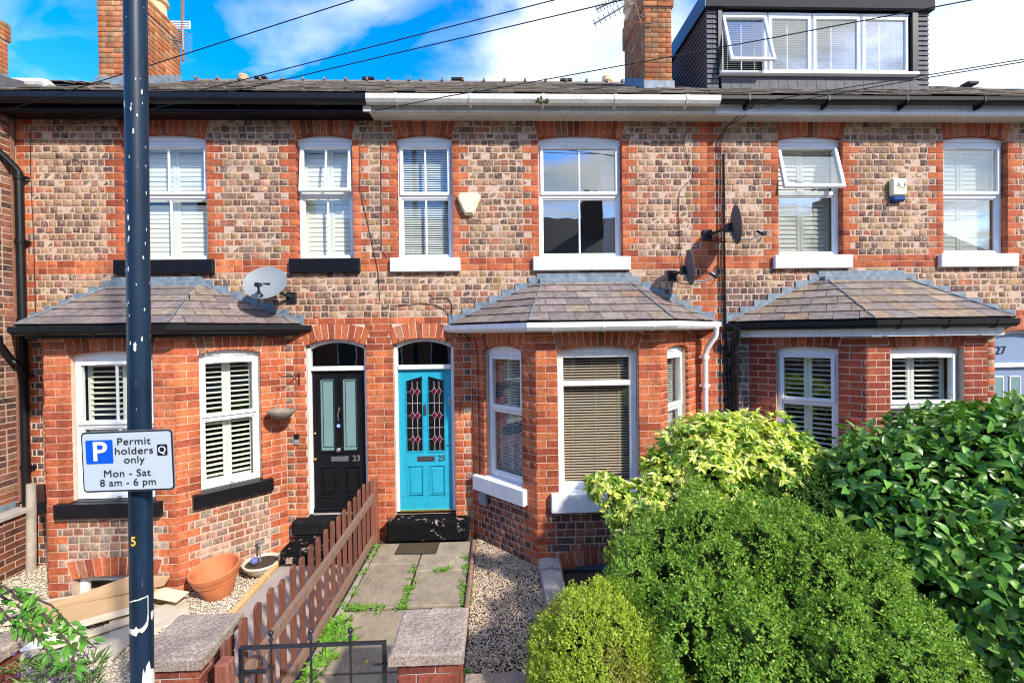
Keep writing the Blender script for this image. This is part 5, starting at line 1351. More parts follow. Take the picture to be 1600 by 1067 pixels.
# ================================================================ gate
G = thing('garden_gate', 'black iron garden gate with ball finials', 'gate', (-1.59, -3.14, -.05))
gx = Vector(G.location); x0, x1 = -1.585, -.70; zt = .868
def gb(name, *a, b=.003): m = MB(); m.bbox(a[0]-gx.x, a[1]-gx.x, a[2]-gx.y, a[3]-gx.y, a[4]-gx.z, a[5]-gx.z, b); return m.build(name, 'iron', G)
gb('top_bar', x0, x1, -3.155, -3.120, zt-.010, zt); gb('side_bar', x0, x0+.024, -3.15, -3.125, .0, zt-.0105); gb('side_bar', x1-.024, x1, -3.15, -3.125, .0, zt-.0105)
gb('bottom_bar', x0+.024, x1-.024, -3.15, -3.125, .06, .085); 
for k, px_ in enumerate((.215, .485, .755)):
    x = x0+(x1-x0)*px_
    gb('bar', x-.006, x+.006, -3.144, -3.132, .085, zt-.010, b=.002)
    m = MB(); m.smooth = True; c = (x-gx.x, -3.1375-gx.y, zt-gx.z); m.lathe([(.007, 0), (.007, .028), (.013, .033), (.013, .042), (.006, .048), (.006, .062), (.001, .062)], 12, c); m.ball((c[0], c[1], c[2]+.078), .0165, 10); m.build('finial', 'iron', G, smooth=True)
gb('latch', x1-.075, x1+.06, -3.16, -3.15, .735, .747); gb('hinge', x0-.05, x0+.03, -3.16, -3.15, .56, .60)
gb('rail', x0+.024, x0+.16, -3.15, -3.13, .735-.03, .735-.01)

# ================================================================ street pole with sign
SP = thing('street_pole', 'tall navy street pole with chipped paint and yellow base', 'pole', tuple(at(222.5, 1067, -3.66).xy)+(-.14,))
ang = math.atan(.010); m = MB(); m.smooth = True
lx_, ly_ = 0, 0
m.tube([(-.0, 0, 1.17), (-.0, 0, 3.2), (.0, 0, 5.0), (.0, 0, 7.5)], .0605, 32); m.build('shaft', 'pole_paint', SP, smooth=True)
m = MB(); m.tube([(0, 0, 0), (0, 0, 1.145)], .0625, 32); m.build('yellow_base', 'yellow', SP, smooth=True)
m = MB(); m.tube([(0, 0, 1.142), (0, 0, 1.168)], .0635, 32); m.build('black_band', 'iron', SP, smooth=True)
def curved_patch(m, pts, zoff, r=.0612, n=10):
    """flat outline (angle deg, z) wrapped on the shaft"""
    base = [(math.radians(a), z) for a, z in pts]
    m.add([(r*math.sin(a), -r*math.cos(a), z) for a, z in base]+[((r-.003)*math.sin(a), -(r-.003)*math.cos(a), z) for a, z in base], [tuple(range(len(pts)))]+[(i, (i+1) % len(pts), (i+1) % len(pts)+len(pts), i+len(pts)) for i in range(len(pts))])
def rough_strip(m, a0, a1, z0, z1, r=.0616, jag=.012, n=14, seed=1):
    rg = random.Random(seed); lo = [z0+rg.uniform(-jag, jag) for _ in range(n+1)]; hi = [z1+rg.uniform(-jag, jag) for _ in range(n+1)]
    for i in range(n):
        qa, qb = math.radians(a0+(a1-a0)*i/n), math.radians(a0+(a1-a0)*(i+1)/n)
        m.add([(r*math.sin(qa), -r*math.cos(qa), lo[i]), (r*math.sin(qb), -r*math.cos(qb), lo[i+1]), (r*math.sin(qb), -r*math.cos(qb), hi[i+1]), (r*math.sin(qa), -r*math.cos(qa), hi[i])], [(0, 1, 2, 3)])
def wrap(m, prof, r=.0615):
    """patch on the shaft: prof = [(angle, z low, z high)], finely interpolated"""
    rg = random.Random(len(prof)); fine = []
    for (a0, l0, h0), (a1, l1, h1) in zip(prof, prof[1:]):
        n_ = max(2, int((a1-a0)/3))
        for k in range(n_): t_ = k/n_; fine.append((a0+(a1-a0)*t_, l0+(l1-l0)*t_+rg.uniform(-.0015, .0015), h0+(h1-h0)*t_+rg.uniform(-.0015, .0015)))
    fine.append(prof[-1])
    for p, q in zip(fine, fine[1:]):
        A_, B2 = math.radians(p[0]), math.radians(q[0])
        m.add([(r*math.sin(A_), -r*math.cos(A_), p[1]), (r*math.sin(B2), -r*math.cos(B2), q[1]), (r*math.sin(B2), -r*math.cos(B2), q[2]), (r*math.sin(A_), -r*math.cos(A_), p[2])], [(0, 1, 2, 3)])
m = MB(); wrap(m, [(-12, 1.172, 1.185), (20, 1.172, 1.19), (34, 1.172, 1.22), (42, 1.172, 1.30), (50, 1.172, 1.27), (58, 1.172, 1.31), (72, 1.172, 1.325), (80, 1.172, 1.28), (100, 1.172, 1.27), (125, 1.172, 1.24)]); m.build('torn_sticker', 'pale_sticker', SP)
m = MB(); wrap(m, [(-50, 1.475, 1.505), (-30, 1.478, 1.50), (0, 1.47, 1.50), (12, 1.465, 1.512), (22, 1.485, 1.497), (40, 1.475, 1.50), (60, 1.49, 1.52), (66, 1.50, 1.56)]); wrap(m, [(66, 1.50, 1.645), (70, 1.53, 1.645)]); wrap(m, [(-40, 1.622, 1.628), (0, 1.633, 1.640), (66, 1.640, 1.646)]); wrap(m, [(84, 1.52, 1.555), (96, 1.515, 1.56), (110, 1.53, 1.55)])
m.build('torn_sticker', 'pale_sticker', SP)
m = MB(); wrap(m, [(-22, 1.885, 1.955), (32, 1.885, 1.955)], .0613); m.build('number_plate', 'sign_black', SP)
_a5 = R(3); text_obj('number', '5', .062, 'yellow', SP, Matrix.Translation((.0632*math.sin(_a5), -.0632*math.cos(_a5), 1.920)) @ Matrix.Rotation(_a5, 4, 'Z') @ FRONT, extrude=.0004, bold=.001)
fl = MB()
for k in range(38):
    a_ = random.uniform(-45, 120); z_ = random.choice([random.uniform(2.4, 6.5), random.uniform(2.9, 3.6), random.uniform(3.6, 5.5)]); s_ = random.uniform(.0015, .0045)*(1.8 if random.random() < .15 else 1)
    curved_patch(fl, [(a_+s_*700*math.cos(q_)*random.uniform(.4, 1.1), z_+s_*2.0*math.sin(q_)*random.uniform(.5, 1.3)) for q_ in np.linspace(0, 5.5, 8)], 0, .0609)
for px_, py_, s_ in ((201, 343, .010), (202, 358, .009), (201, 376, .007), (202, 372, .006), (201, 418, .008), (211, 533, .014), (204, 528, .006), (222, 522, .007), (224, 400, .006), (222, 153, .008), (209, 215, .009), (205, 182, .007), (195, 175, .010), (215, 190, .006), (226, 478, .006)):
    u_ = (px_-(212+.0098*py_))/19.6; a_ = 37.5+math.degrees(math.asin(max(-.95, min(.95, u_)))); z_ = 2.75-(py_-521)/312+.14
    curved_patch(fl, [(a_+s_*650*math.cos(q_)*random.uniform(.5, 1.1), z_+s_*1.7*math.sin(q_)*random.uniform(.6, 1.2)) for q_ in np.linspace(0, 5.6, 10)], 0, .0610)
o = fl.build('paint_chip', 'pale_sticker', SP); o['kind'] = 'stuff'
SP.scale = (.775, .775, 1); _pa, _pb = at(222.5, 1067, -3.66), at(211.5, 0, -3.66); _t = (_pb.x-_pa.x)/(_pb.z-_pa.z); SP.location.x = _pa.x-_t*(_pa.z+.14); SP.rotation_euler = (0, math.atan(_t), 0)
SG = thing('parking_sign', 'white permit holders parking sign fixed to the navy street pole', 'sign', tuple(at(200, 720, -3.745)))
SG.rotation_euler = (0, R(-1.6), R(-3))
def rrect(w, h, r, n=6):
    return [(sx*(w/2-r)+r*math.cos(a0+math.pi/2*i/n), sz*(h/2-r)+r*math.sin(a0+math.pi/2*i/n)) for sx, sz, a0 in ((1, 1, 0), (-1, 1, math.pi/2), (-1, -1, math.pi), (1, -1, 1.5*math.pi)) for i in range(n+1)]
def plate(name, mat, w, h, r, y, cx=0, cz=0, th=.0012):
    m = MB(); m.prism([(x+cx, y, z+cz) for x, z in rrect(w, h, r)], (0, th, 0)); return m.build(name, mat, SG)
sw, sh = .437, .285
plate('back_plate', 'dish_grey', sw, sh, .02, 0, th=.003); plate('black_border', 'sign_black', sw-.004, sh-.004, .019, -.0015); plate('white_face', 'sign_white', sw-.018, sh-.018, .014, -.0030)
plate('blue_square', 'sign_blue', .128, .110, .005, -.0045, -.130, .048)
plate('zone_square', 'sign_black', .048, .052, .006, -.0045, .168, .047)
def st(s, size, x, z, mat='sign_black', w=None, bold=.0): return text_obj('lettering', s, size, mat, SG, Matrix.Translation((x, -.0062, z)) @ FRONT, 'CENTER', .0005, bold, 1.05, width=w)
st('P', .125, -.124, .046, 'sign_letter_white', .066, .002)
st('Permit', .047, .038, .092, w=.158, bold=0); st('holders', .047, .036, .048, w=.180, bold=0); st('only', .047, .036, .006, w=.098, bold=0)
st('Mon - Sat', .047, .0, -.056, w=.222, bold=0); st('8 am - 6 pm', .047, .0, -.099, w=.264, bold=0); st('Q', .046, .168, .047, 'sign_letter_white', .034, 0)
m = MB(); m.tube([(-.065, .012, .05), (-.03, .012, .05)], .008, 8); m.box(-.07, .07, .004, .020, .035, .06); m.box(-.07, .07, .004, .020, -.08, -.055); m.build('clamp', 'dish_grey', SG)

# ================================================================ pots, basket, boards, mat
t = thing('terracotta_pot', 'large empty terracotta pot leaning on the white gravel', 'pot', (-3.13, -.80, -.115)); t.rotation_euler = (R(8), R(-4), 0)
m = MB(); m.smooth = True
m.lathe([(.005, 0), (.135, 0), (.142, .01), (.205, .19), (.207, .20), (.222, .203), (.226, .235), (.230, .24), (.246, .29), (.252, .315), (.245, .33), (.228, .325), (.215, .29), (.20, .20), (.13, .03), (.005, .028)], 40); m.build('pot_body', 'terracotta', t, smooth=True)
t = thing('planter_bowl', 'low cream planter bowl of soil beside the terracotta pot', 'planter', (-2.865, -.40, -.115))
m = MB(); m.smooth = True
m.lathe([(.005, 0), (.085, 0), (.095, .012), (.15, .05), (.185, .105), (.192, .125), (.212, .130), (.215, .150), (.205, .158), (.188, .150), (.18, .12), (.005, .118)], 36); m.build('bowl', 'cream_pot', t, smooth=True)
for a_ in (R(200), R(330)):
    q = MB(); q.ball((.18*math.cos(a_), .18*math.sin(a_), .075), .022, 8); q.build('foot_knob', 'cream_pot', t, smooth=True)
m = MB(); m.lathe([(.005, .128), (.05, .134), (.12, .126), (.182, .130)], 22); m.add([(0, 0, .12)], []); m.build('soil', 'soil', t)
t = thing('garden_stake', 'thin metal stake with a tap shaped top stuck in the planter bowl', 'stake', (-2.90, -.37, .01))
m = MB(); m.tube([(0, 0, 0), (0, 0, .24)], .009, 8); m.tube([(-.03, 0, .25), (.03, 0, .25), (.035, 0, .22)], .009, 8); m.tube([(0, 0, .24), (0, 0, .28)], .006, 6); m.build('rod', 'dish_grey', t)
t = thing('glass_ball', 'round blue patterned ball lying in the planter bowl', 'ball', (-2.93, -.45, .065)); m = MB(); m.ball((0, 0, 0), .046, 12); m.build('sphere', 'glassball', t, smooth=True)
def board(label, pts, th, mat, cat='board'):
    m = MB(); P = [Vector(p) for p in pts]; n = (P[1]-P[0]).cross(P[2]-P[1]).normalized(); n = n if n.z > 0 else -n
    m.prism(P, n*-th); o = m.build('board', mat); tag(o, label, cat, 'boards lying over the cellar light well'); return o
Z = -.10
tag(board('brown hardboard sheet propped over the others behind the pole', [(-4.75, -1.25, .0), (-3.60, -.98, .10), (-3.62, -.86, .13), (-4.02, -.86, .16)], .012, 'board_brown'))
def slabp(label, cx_, cy_, w, h, rot, z, tilt=(0, 0), mat='pale_slab', th=.02, cat='board'):
    o = box_obj('board', mat, None, -w/2, w/2, -h/2, h/2, -th, 0, .003); o.location = (cx_, cy_, z); o.rotation_euler = (R(tilt[0]), R(tilt[1]), R(rot)); return tag(o, label, cat, 'boards lying over the cellar light well')
slabp('brown sheet of hardboard lying tilted across the light well', -4.18, -1.17, 1.05, .34, 12, .015, (16, -3), 'board_brown', .010)
slabp('cream board sticking out right of the pole under the brick arch', -3.62, -1.0, .55, .16, -12, .03, (6, 4), 'board_cream', .014)
slabp('pale stone slab at the right end of the boards', -3.52, -1.28, .62, .42, 40, -.08, (2, 2), 'pale_slab', .03, 'slab')
slabp('pale stone slab left of the boards by the gravel', -4.72, -1.05, .62, .35, 14, -.06, (3, 0), 'pale_slab', .03, 'slab')
slabp('long cream board under the brown sheet', -4.15, -1.42, .95, .11, 24, -.03, (4, -4), 'board_cream', .018)
slabp('narrow cream board crossing the front of the pile', -3.95, -1.55, .8, .10, 34, -.05, (2, -3), 'board_cream', .018)
slabp('wide stone tile at the front of the pile beside the pole', -3.74, -1.62, .55, .42, 4, -.085, (0, 0), 'pale_slab', .03, 'slab')
slabp('white painted board under the left end of the pile', -4.45, -1.55, .55, .30, 20, -.07, (3, 2), 'white_paint', .02)
MT = thing('door_mat', 'worn brown coir mat in front of the turquoise door', 'mat', (-1.0, -.34, .105), rz=R(-2))
m = MB(); m.bbox(-.25, .25, -.15, .13, 0, .010, .004); m.build('rubber_rim', 'mat_edge', MT); m = MB(); m.bbox(-.235, .235, -.135, .115, .0102, .016, .003); m.build('coir_pile', 'mat', MT)

# ================================================================ overhead wires, aerials
def wire(label, pts, r=.0055):
    P = [at(*p) for p in pts]; d = P[-1]-P[-2]; P.append(P[-1]+d*.9)
    out_ = []
    for i in range(len(P)-1):
        for k in range(6): out_.append(P[i].lerp(P[i+1], k/6))
    out_.append(P[-1]); q = MB(); q.tube(out_, r, 5); o = q.build('overhead_wire', 'black_plastic'); tag(o, label, 'wire', 'overhead wires')
wire('thin overhead wire highest over the left roof, leaving the top edge left of centre', [(20, 170, -.40), (230, 104, -.75), (554, 0, -1.4)])
wire('overhead wire from the left wall to the top edge, upper of the pair', [(106, 191, -.06), (231, 162, -.4), (400, 120, -.7), (868, 0, -1.5)])
wire('overhead wire from the left wall crossing the clouds, lower of the pair', [(130, 193, -.06), (231, 172, -.4), (418, 131, -.7), (975, 0, -1.7)])
wire('overhead wire from the white gutter junction up across the dormer window', [(588, 173, -.31), (704, 150, -.5), (808, 133, -.7), (1200, 61, -1.5), (1521, 0, -2.1)])
wire('upper of two wires leaving the right edge beside the dormer', [(1185, 160, -.42), (1300, 141, -.6), (1448, 118, -.9), (1600, 93, -1.3)])
wire('lower of two wires leaving the right edge beside the dormer', [(1195, 167, -.42), (1300, 148, -.6), (1448, 122, -.9), (1600, 97, -1.3)])
t = thing('tv_aerial', 'television aerial on a rusty mast at the left chimney', 'aerial', at(286, 96, 2.3)); k_ = 8.2/700
m = MB(); m.tube([(0, 0, 0), (.01, 0, .95), (.03, 0, 1.35)], .024, 8); m.build('mast', 'rust', t)
m = MB(); m.tube([(-.22, -.1, .30), (0, 0, .38)], .018, 6); m.tube([(-.20, -.05, .45), (0, 0, .32)], .018, 6); m.build('bracket', 'rust', t)
m = MB()
for zz_ in (.56, .60, .64, .68): m.bbox(-.20, .14, -.02, .0, zz_+.0, zz_+.016, .003)
for xx in (-.20, .13): m.bbox(xx, xx+.015, -.02, 0, .56, .70, .003)
m.build('grid_reflector', 'upvc', t)
m = MB()
for zz_ in np.linspace(.20, .50, 8): m.tube([(-.10-.05*math.sin(zz_*9), -.1, zz_), (.12, .08, zz_+.02)], .006, 5)
m.tube([(.02, -.02, .18), (.02, -.02, .55)], .014, 6); m.build('elements', 'dish_grey', t)
t = thing('tv_aerial', 'long comb shaped television aerial on the middle chimney', 'aerial', at(997, 20, 1.3))
def rel(px, py, Y): return at(px, py, Y)-Vector(t.location)
m = MB(); m.tube([rel(1002, 40, 1.22), rel(990, 0, 1.22), rel(984, -30, 1.22)], .014, 6); m.tube([rel(992, 36, 1.22), rel(1020, 37, 1.2)], .012, 5); m.tube([rel(995, 24, 1.22), rel(1010, 30, 1.2)], .012, 5); m.build('mast', 'rust', t)
for (a_, b_) in (((928, 38), (990, 1)), ((932, 15), (972, -4))):
    m = MB(); m.tube([rel(*a_, 1.0), rel(*b_, 1.2)], .011, 6)
    for f_ in np.linspace(.02, .98, 9):
        p = rel(*a_, 1.0).lerp(rel(*b_, 1.2), float(f_)); m.tube([p+Vector((-.025, 0, .06)), p+Vector((.025, 0, -.06))], .0055, 5)
    m.build('boom', 'pewter', t)
# chimney pots of the rear stacks peeping over the ridge
for px_, py_, lv, lb in ((381, 124, True, 'louvred buff chimney pot peeping over the left ridge'), (948, 124, False, 'plain clay chimney pot peeping over the ridge beside the middle chimney')):
    p = at(px_, 133, 5.6); t = thing('chimney_pot', lb, 'chimney pot', (p.x, 5.6, p.z-.35))
    pot(t, 0, 0, .30, .12, .30 if lv else .26, lv, 'pot')
    m = MB(); m.bbox(-.22, .22, -.22, .22, -.9, .30, .02); m.build('stack', 'buff_clay', t)
# ================================================================ the terrace across the street (seen in the window panes)
OP = thing('opposite_house', 'dark slate roofed brick terrace across the street, seen only as a reflection in the panes', 'house')
m = MB(); m.box(-26, 26, -26, -16.6, -.6, 6.4); m.build('wall', simple('opposite brick', (.22, .10, .07), .9, .3, 6, .3), OP)
m = MB(); m.prism([(-26.2, -16.2, 6.4), (-26.2, -21.3, 9.8), (-26.2, -26.4, 6.4)], (52.4, 0, 0)); m.build('roof', simple('opposite slates', (.028, .026, .025), .8, .35, 7, .4), OP)
for x in (-20, -15.4, -10.6, -6.8, -2.2, 2.15, 5.5, 10.1, 14.6, 19.2):
    m = MB(); m.bbox(x-.55, x+.55, -19.6, -18.6, 6.8, 10.15, .02); c = m.build('chimney', simple('opposite chimney', (.045, .026, .022), .9, .2, 6, .2) if x == -20 else bpy.data.materials['opposite chimney'], OP)
    for k in (-.25, .25): pot(c, x+k, -19.1, 10.15, .14, .55, False)
for x in np.arange(-24, 24, 2.3):
    for z0, h_ in ((.9, 1.6), (3.4, 1.5)):
        m = MB(); m.bbox(x, x+.95, -16.62, -16.52, z0, z0+h_, .01); W = m.build('window', 'upvc', OP); q = MB(); q.box(x+.08, x+.87, -16.515, -16.51, z0+.08, z0+h_-.08); q.build('pane', 'alarm_blue' if False else 'iron', W)
# ================================================================ planting
def atD(px, py, D): return CAM+(_f+_r2*((px-800)/FPX)-_u2*((py-527.5)/FPX))*D
rng = np.random.default_rng(11)
LEAF6 = (np.array([(0, 0, 0), (.5, .42, .10), (0, 1, -.08), (-.5, .42, .10), (0, .45, 0)]), np.array([(0, 1, 2, 4), (0, 4, 2, 3)]))
def leaf_template(nl=4, fold=.18, droop=.22, pw=.75):
    V = []; F = []
    for i in range(nl+1):
        t = i/nl; w = math.sin(math.pi*t**pw)*.5 if 0 < t < 1 else .015
        z = -droop*t*t; V += [(-w, t, z+fold*w), (0, t, z), (w, t, z+fold*w)]
    for i in range(nl):
        a = i*3; F += [(a, a+1, a+4, a+3), (a+1, a+2, a+5, a+4)]
    return np.array(V), np.array(F)
BIG = leaf_template(4)
LONG = leaf_template(3, .25, .18)
def nrm(a): return a/np.maximum(np.linalg.norm(a, axis=-1, keepdims=True), 1e-9)
def build_leaves(name, mat, T, P, D, Nn, L_, W_, cols, parent=None, smooth=True):
    """P origin, D direction of the blade, Nn approximate blade normal, L_/W_ length and width"""
    V, F = T; D = nrm(D); X = nrm(np.cross(D, Nn)); Z = np.cross(X, D)
    v = (V[None, :, 0:1]*X[:, None]*W_[:, None, None]+V[None, :, 1:2]*D[:, None]*L_[:, None, None]+V[None, :, 2:3]*Z[:, None]*L_[:, None, None])+P[:, None]
    n, k = len(P), len(V); f = (F[None]+np.arange(n)[:, None, None]*k).reshape(-1, 4)
    return mesh_np(name, v.reshape(-1, 3), f, np.repeat(cols, k, 0), mat, parent, smooth)
def blobs(spec): return [(np.array(atD(px, py, D)), np.array([rx*D/FPX, rx*D/FPX*(dp if dp else .9), rz*D/FPX])) for px, py, D, rx, rz, dp in spec]
def lump(d, s, k=3.1):
    return 1+s*(np.sin(d[:, 0]*k*2.1+d[:, 2]*k*1.3+1)*.5+np.sin(d[:, 1]*k*2.7-d[:, 2]*k*2.2)*.5+np.sin(d[:, 0]*k*4.3+d[:, 1]*k*3.9+d[:, 2]*k*5.1)*.35)
def sample(bl, n, s=.08, rough=.05, cull=.86, k=3.1, zmin=-.02):
    areas = np.array([b[1][0]*b[1][2]+b[1][0]*b[1][1] for b in bl]); areas /= areas.sum(); P = []; Nn = []
    for (c, r_), a in zip(bl, areas):
        m = int(n*a); d = nrm(rng.normal(size=(m, 3))); 
        rad_ = 1-np.abs(rng.normal(0, rough, m)); sp_ = rng.random(m) < .05; rad_[sp_] = 1+rng.uniform(.02, .10, int(sp_.sum()))
        p = c+d*r_*(lump(d, s, k)*rad_)[:, None]; nn = nrm(d/r_)
        ok = p[:, 2] > zmin
        for c2, r2 in bl:
            if c2 is c: continue
            ok &= (np.linalg.norm((p-c2)/r2, axis=1) > cull)
        vis = ((np.array(CAM)-p)*nn).sum(1) > -.35*np.linalg.norm(np.array(CAM)-p, axis=1)      # the hidden back is left thin
        ok &= vis | (rng.random(m) < .35)
        P.append(p[ok]); Nn.append(nn[ok])
    return np.vstack(P), np.vstack(Nn)
def sublumps(bl, k, rr, up=1.15):
    out_ = []
    for c, r_ in bl:
        for i in range(k):
            d = rng.normal(size=3); d[1] = -abs(d[1])*.9; d[2] = abs(d[2])*.9-.25; d /= np.linalg.norm(d); q = c+d*r_*.93
            if q[2] < .02: continue
            s_ = rng.uniform(*rr); out_.append((q, np.array([s_, s_, s_*up])))
    return out_
def cores(parent, bl, sc=.80, mat='core_shade'):
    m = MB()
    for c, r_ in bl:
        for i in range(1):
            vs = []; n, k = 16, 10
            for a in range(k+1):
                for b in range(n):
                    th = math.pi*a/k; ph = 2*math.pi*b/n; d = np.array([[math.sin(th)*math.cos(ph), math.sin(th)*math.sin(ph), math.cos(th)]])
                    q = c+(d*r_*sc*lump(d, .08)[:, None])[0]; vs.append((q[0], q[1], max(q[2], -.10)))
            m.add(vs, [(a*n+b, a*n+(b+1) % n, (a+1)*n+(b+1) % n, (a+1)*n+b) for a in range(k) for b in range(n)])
    o = m.build('shaded_core', mat, parent); return o  # solid lumps filling the shrubs, standing in for their shaded inside
MAT['core_shade'] = simple('painted shrub interior shade', (.012, .022, .006), .95, .5, 60, 1.0, spec=.05)  # near-black green: the shade inside the shrubs, painted as base colour
def stems(parent, base, bl, n=7, r=.018):
    for i in range(n):
        c, r_ = bl[i % len(bl)]; q = MB(); b = Vector(base)+Vector((random.uniform(-.12, .12), random.uniform(-.1, .1), 0)); e = Vector(c)
        mid = b.lerp(e, .5)+Vector((random.uniform(-.06, .06), random.uniform(-.06, .06), 0)); q.tube([b, mid, e], [r, r*.7, r*.4], 6); q.build('stem', 'bark', parent)
def tint(base, n, var=.2, alt=None, p=.2):
    b = np.array(base); c = b[rng.integers(0, len(b), n)]*rng.uniform(1-var, 1+var, (n, 1))
    return c
def twigs(P, Nn, per, size, spread, upb, asp, dens=1.0):
    """little leaf rosettes at each twig tip"""
    n = len(P); ax = nrm(Nn+np.array([0, 0, upb])+rng.normal(0, .35, (n, 3)))
    T_ = np.repeat(P, per, 0); A = np.repeat(ax, per, 0); m = len(T_)
    k = np.tile(np.arange(per), n)/per
    off = T_+A*((k-.6)*spread)[:, None]+rng.normal(0, spread*.10, (m, 3))
    rad = nrm(np.cross(A, rng.normal(size=(m, 3)))); D = nrm(A*(.35+.9*k)[:, None]+rad*(1.1-.6*k)[:, None])
    N2 = nrm(A+rng.normal(0, .4, (m, 3))); L_ = size*rng.uniform(.7, 1.2, m)*(1.05-.35*k); return off, D, N2, L_, L_*asp

# -- big green small-leaved shrub
spec = [(1065, 912, 3.35, 104, 112, 0), (1175, 912, 3.45, 118, 120, 0), (1110, 1035, 2.95, 150, 130, 0), (1265, 985, 3.15, 132, 116, 0), (1370, 1060, 2.85, 98, 98, 0),
        (1040, 985, 3.05, 85, 100, 0), (1230, 1100, 2.75, 170, 128, 0), (1125, 842, 3.55, 78, 56, 0), (1310, 912, 3.25, 72, 56, 0), (1425, 1095, 2.7, 52, 55, 0)]
bl = blobs(spec); bl = bl+sublumps(bl, 10, (.11, .20), 1.5)
G1 = thing('green_shrub', 'largest rounded green shrub with tiny leaves at the bottom centre right', 'shrub', atD(1180, 1067, 3.2).xy.to_3d())
inv = G1.location.copy()
def rebase(o, root):
    o.matrix_local = Matrix.Translation(-root.location); return o
P, Nn = sample(bl, 52000, .10, .09, .90, 4.6)
p_, d_, n_, l_, w_ = twigs(P, Nn, 9, .027, .065, .7, .48)
c_ = tint([(.18, .32, .035), (.22, .38, .045), (.13, .25, .03), (.32, .48, .08)], len(p_))
rebase(build_leaves('leaves', 'leaf_m', LEAF6, p_, d_, n_, l_, w_, c_, G1, False), G1)['kind'] = 'stuff'
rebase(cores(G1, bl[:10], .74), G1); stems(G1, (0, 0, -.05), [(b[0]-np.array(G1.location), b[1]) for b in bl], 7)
# -- lime green mound
bl = blobs([(935, 1035, 2.85, 108, 108, 0), (905, 1100, 2.7, 82, 95, 0), (1005, 1095, 2.70, 78, 92, 0), (960, 965, 3.0, 58, 58, 0), (893, 995, 2.95, 52, 52, 0)])
G2 = thing('lime_mound', 'bright yellow green clipped mound in front of the large green shrub', 'shrub', atD(940, 1067, 2.8).xy.to_3d())
P, Nn = sample(bl, 22000, .06, .06, .9, 4)
Nn = nrm(Nn+np.array([0, 0, .5])); p_, d_, n_, l_, w_ = twigs(P, Nn, 8, .021, .055, 1.3, .42)
tone = np.repeat(np.sin(P[:, 0]*9+P[:, 1]*7)+np.sin(P[:, 2]*13+P[:, 0]*5) > 1.25, 8)
c_ = tint([(.36, .46, .035), (.44, .52, .05), (.27, .38, .03), (.50, .54, .10)], len(p_)); bro = tint([(.36, .24, .10), (.30, .22, .07), (.25, .30, .05)], len(p_)); pick = tone & (rng.random(len(p_)) < .55); c_[pick] = bro[pick]
rebase(build_leaves('leaves', 'leaf_m', LEAF6, p_, d_, n_, l_, w_, c_, G2, False), G2)['kind'] = 'stuff'
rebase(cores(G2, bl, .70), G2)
# -- dark shrub behind
bl = blobs([(1235, 775, 4.05, 72, 62, 0), (1300, 850, 3.85, 90, 92, 0), (1195, 815, 4.0, 62, 60, 0), (1270, 905, 3.75, 95, 90, 0)])
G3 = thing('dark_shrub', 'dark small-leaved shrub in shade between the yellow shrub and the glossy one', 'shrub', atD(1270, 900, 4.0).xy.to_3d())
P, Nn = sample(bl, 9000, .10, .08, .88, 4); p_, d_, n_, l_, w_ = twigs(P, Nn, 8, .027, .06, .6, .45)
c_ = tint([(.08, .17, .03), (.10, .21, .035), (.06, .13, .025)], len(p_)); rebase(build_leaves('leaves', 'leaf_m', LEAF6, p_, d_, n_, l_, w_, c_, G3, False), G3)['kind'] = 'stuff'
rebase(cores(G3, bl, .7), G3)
def solo_leaves(root, T, P, D, Nn, L_, W_, cols, idx, mat, name='leaf'):
    V, F = T; me = bpy.data.meshes.new(name); me.from_pydata([tuple(v) for v in V], [], [tuple(int(i) for i in f) for f in F]); me.polygons.foreach_set('use_smooth', [True]*len(F)); me.materials.append(MAT[mat])
    D = nrm(D); X = nrm(np.cross(D, Nn)); Z = np.cross(X, D)
    for i in idx:
        o = bpy.data.objects.new(name, me); link(o, root); x, d, z, l, w = X[i], D[i], Z[i], L_[i], W_[i]; q = P[i]-np.array(root.location)
        o.matrix_local = Matrix(((x[0]*w, d[0]*l, z[0]*l, q[0]), (x[1]*w, d[1]*l, z[1]*l, q[1]), (x[2]*w, d[2]*l, z[2]*l, q[2]), (0, 0, 0, 1))); o.color = (*cols[i], 1)
def split(P, Nn, n=300):
    q = P-np.array(CAM); z = q @ np.array(_f); x = 800+FPX*(q @ np.array(_r2))/z; y = 527.5-FPX*(q @ np.array(_u2))/z
    s = (1/z**2)*np.maximum((-(q)*Nn).sum(1)/np.linalg.norm(q, axis=1), .05); s[(x < 5) | (x > 1590) | (y > 1055)] = 0
    o = np.argsort(-s); return o[:n], o[n:]
# -- yellow variegated shrub (leaflets in hands)
bl = blobs([(1105, 718, 4.25, 72, 62, 0), (1180, 728, 4.3, 78, 72, 0), (1050, 748, 4.2, 46, 42, 0), (1240, 745, 4.25, 48, 48, 0), (1080, 795, 4.1, 62, 52, 0), (1155, 800, 4.1, 75, 50, 0),
            (1000, 785, 4.05, 38, 26, 0), (945, 763, 4.0, 24, 20, 0), (975, 808, 4.0, 30, 18, 0), (1260, 725, 4.3, 28, 26, 0), (1120, 675, 4.3, 45, 26, 0)])
G4 = thing('yellow_shrub', 'yellow variegated leafy shrub under the right window of the middle bay', 'shrub', atD(1110, 850, 4.3).xy.to_3d())
P, Nn = sample(bl, 4400, .20, .17, .78, 6)
per = 8; n = len(P); ax = nrm(Nn*.7+np.array([0, 0, .75])+rng.normal(0, .3, (n, 3))); A = np.repeat(ax, per, 0); m = n*per
rad = nrm(np.cross(A, rng.normal(size=(m, 3)))); k = np.tile(np.arange(per), n)/per
D = nrm(A*(.15+.6*k)[:, None]+rad); O = np.repeat(P, per, 0)+A*(k*.022)[:, None]; N2 = nrm(A*1.2+rng.normal(0, .2, (m, 3))-D*.3); L_ = rng.uniform(.052, .085, m); W_ = L_*.40
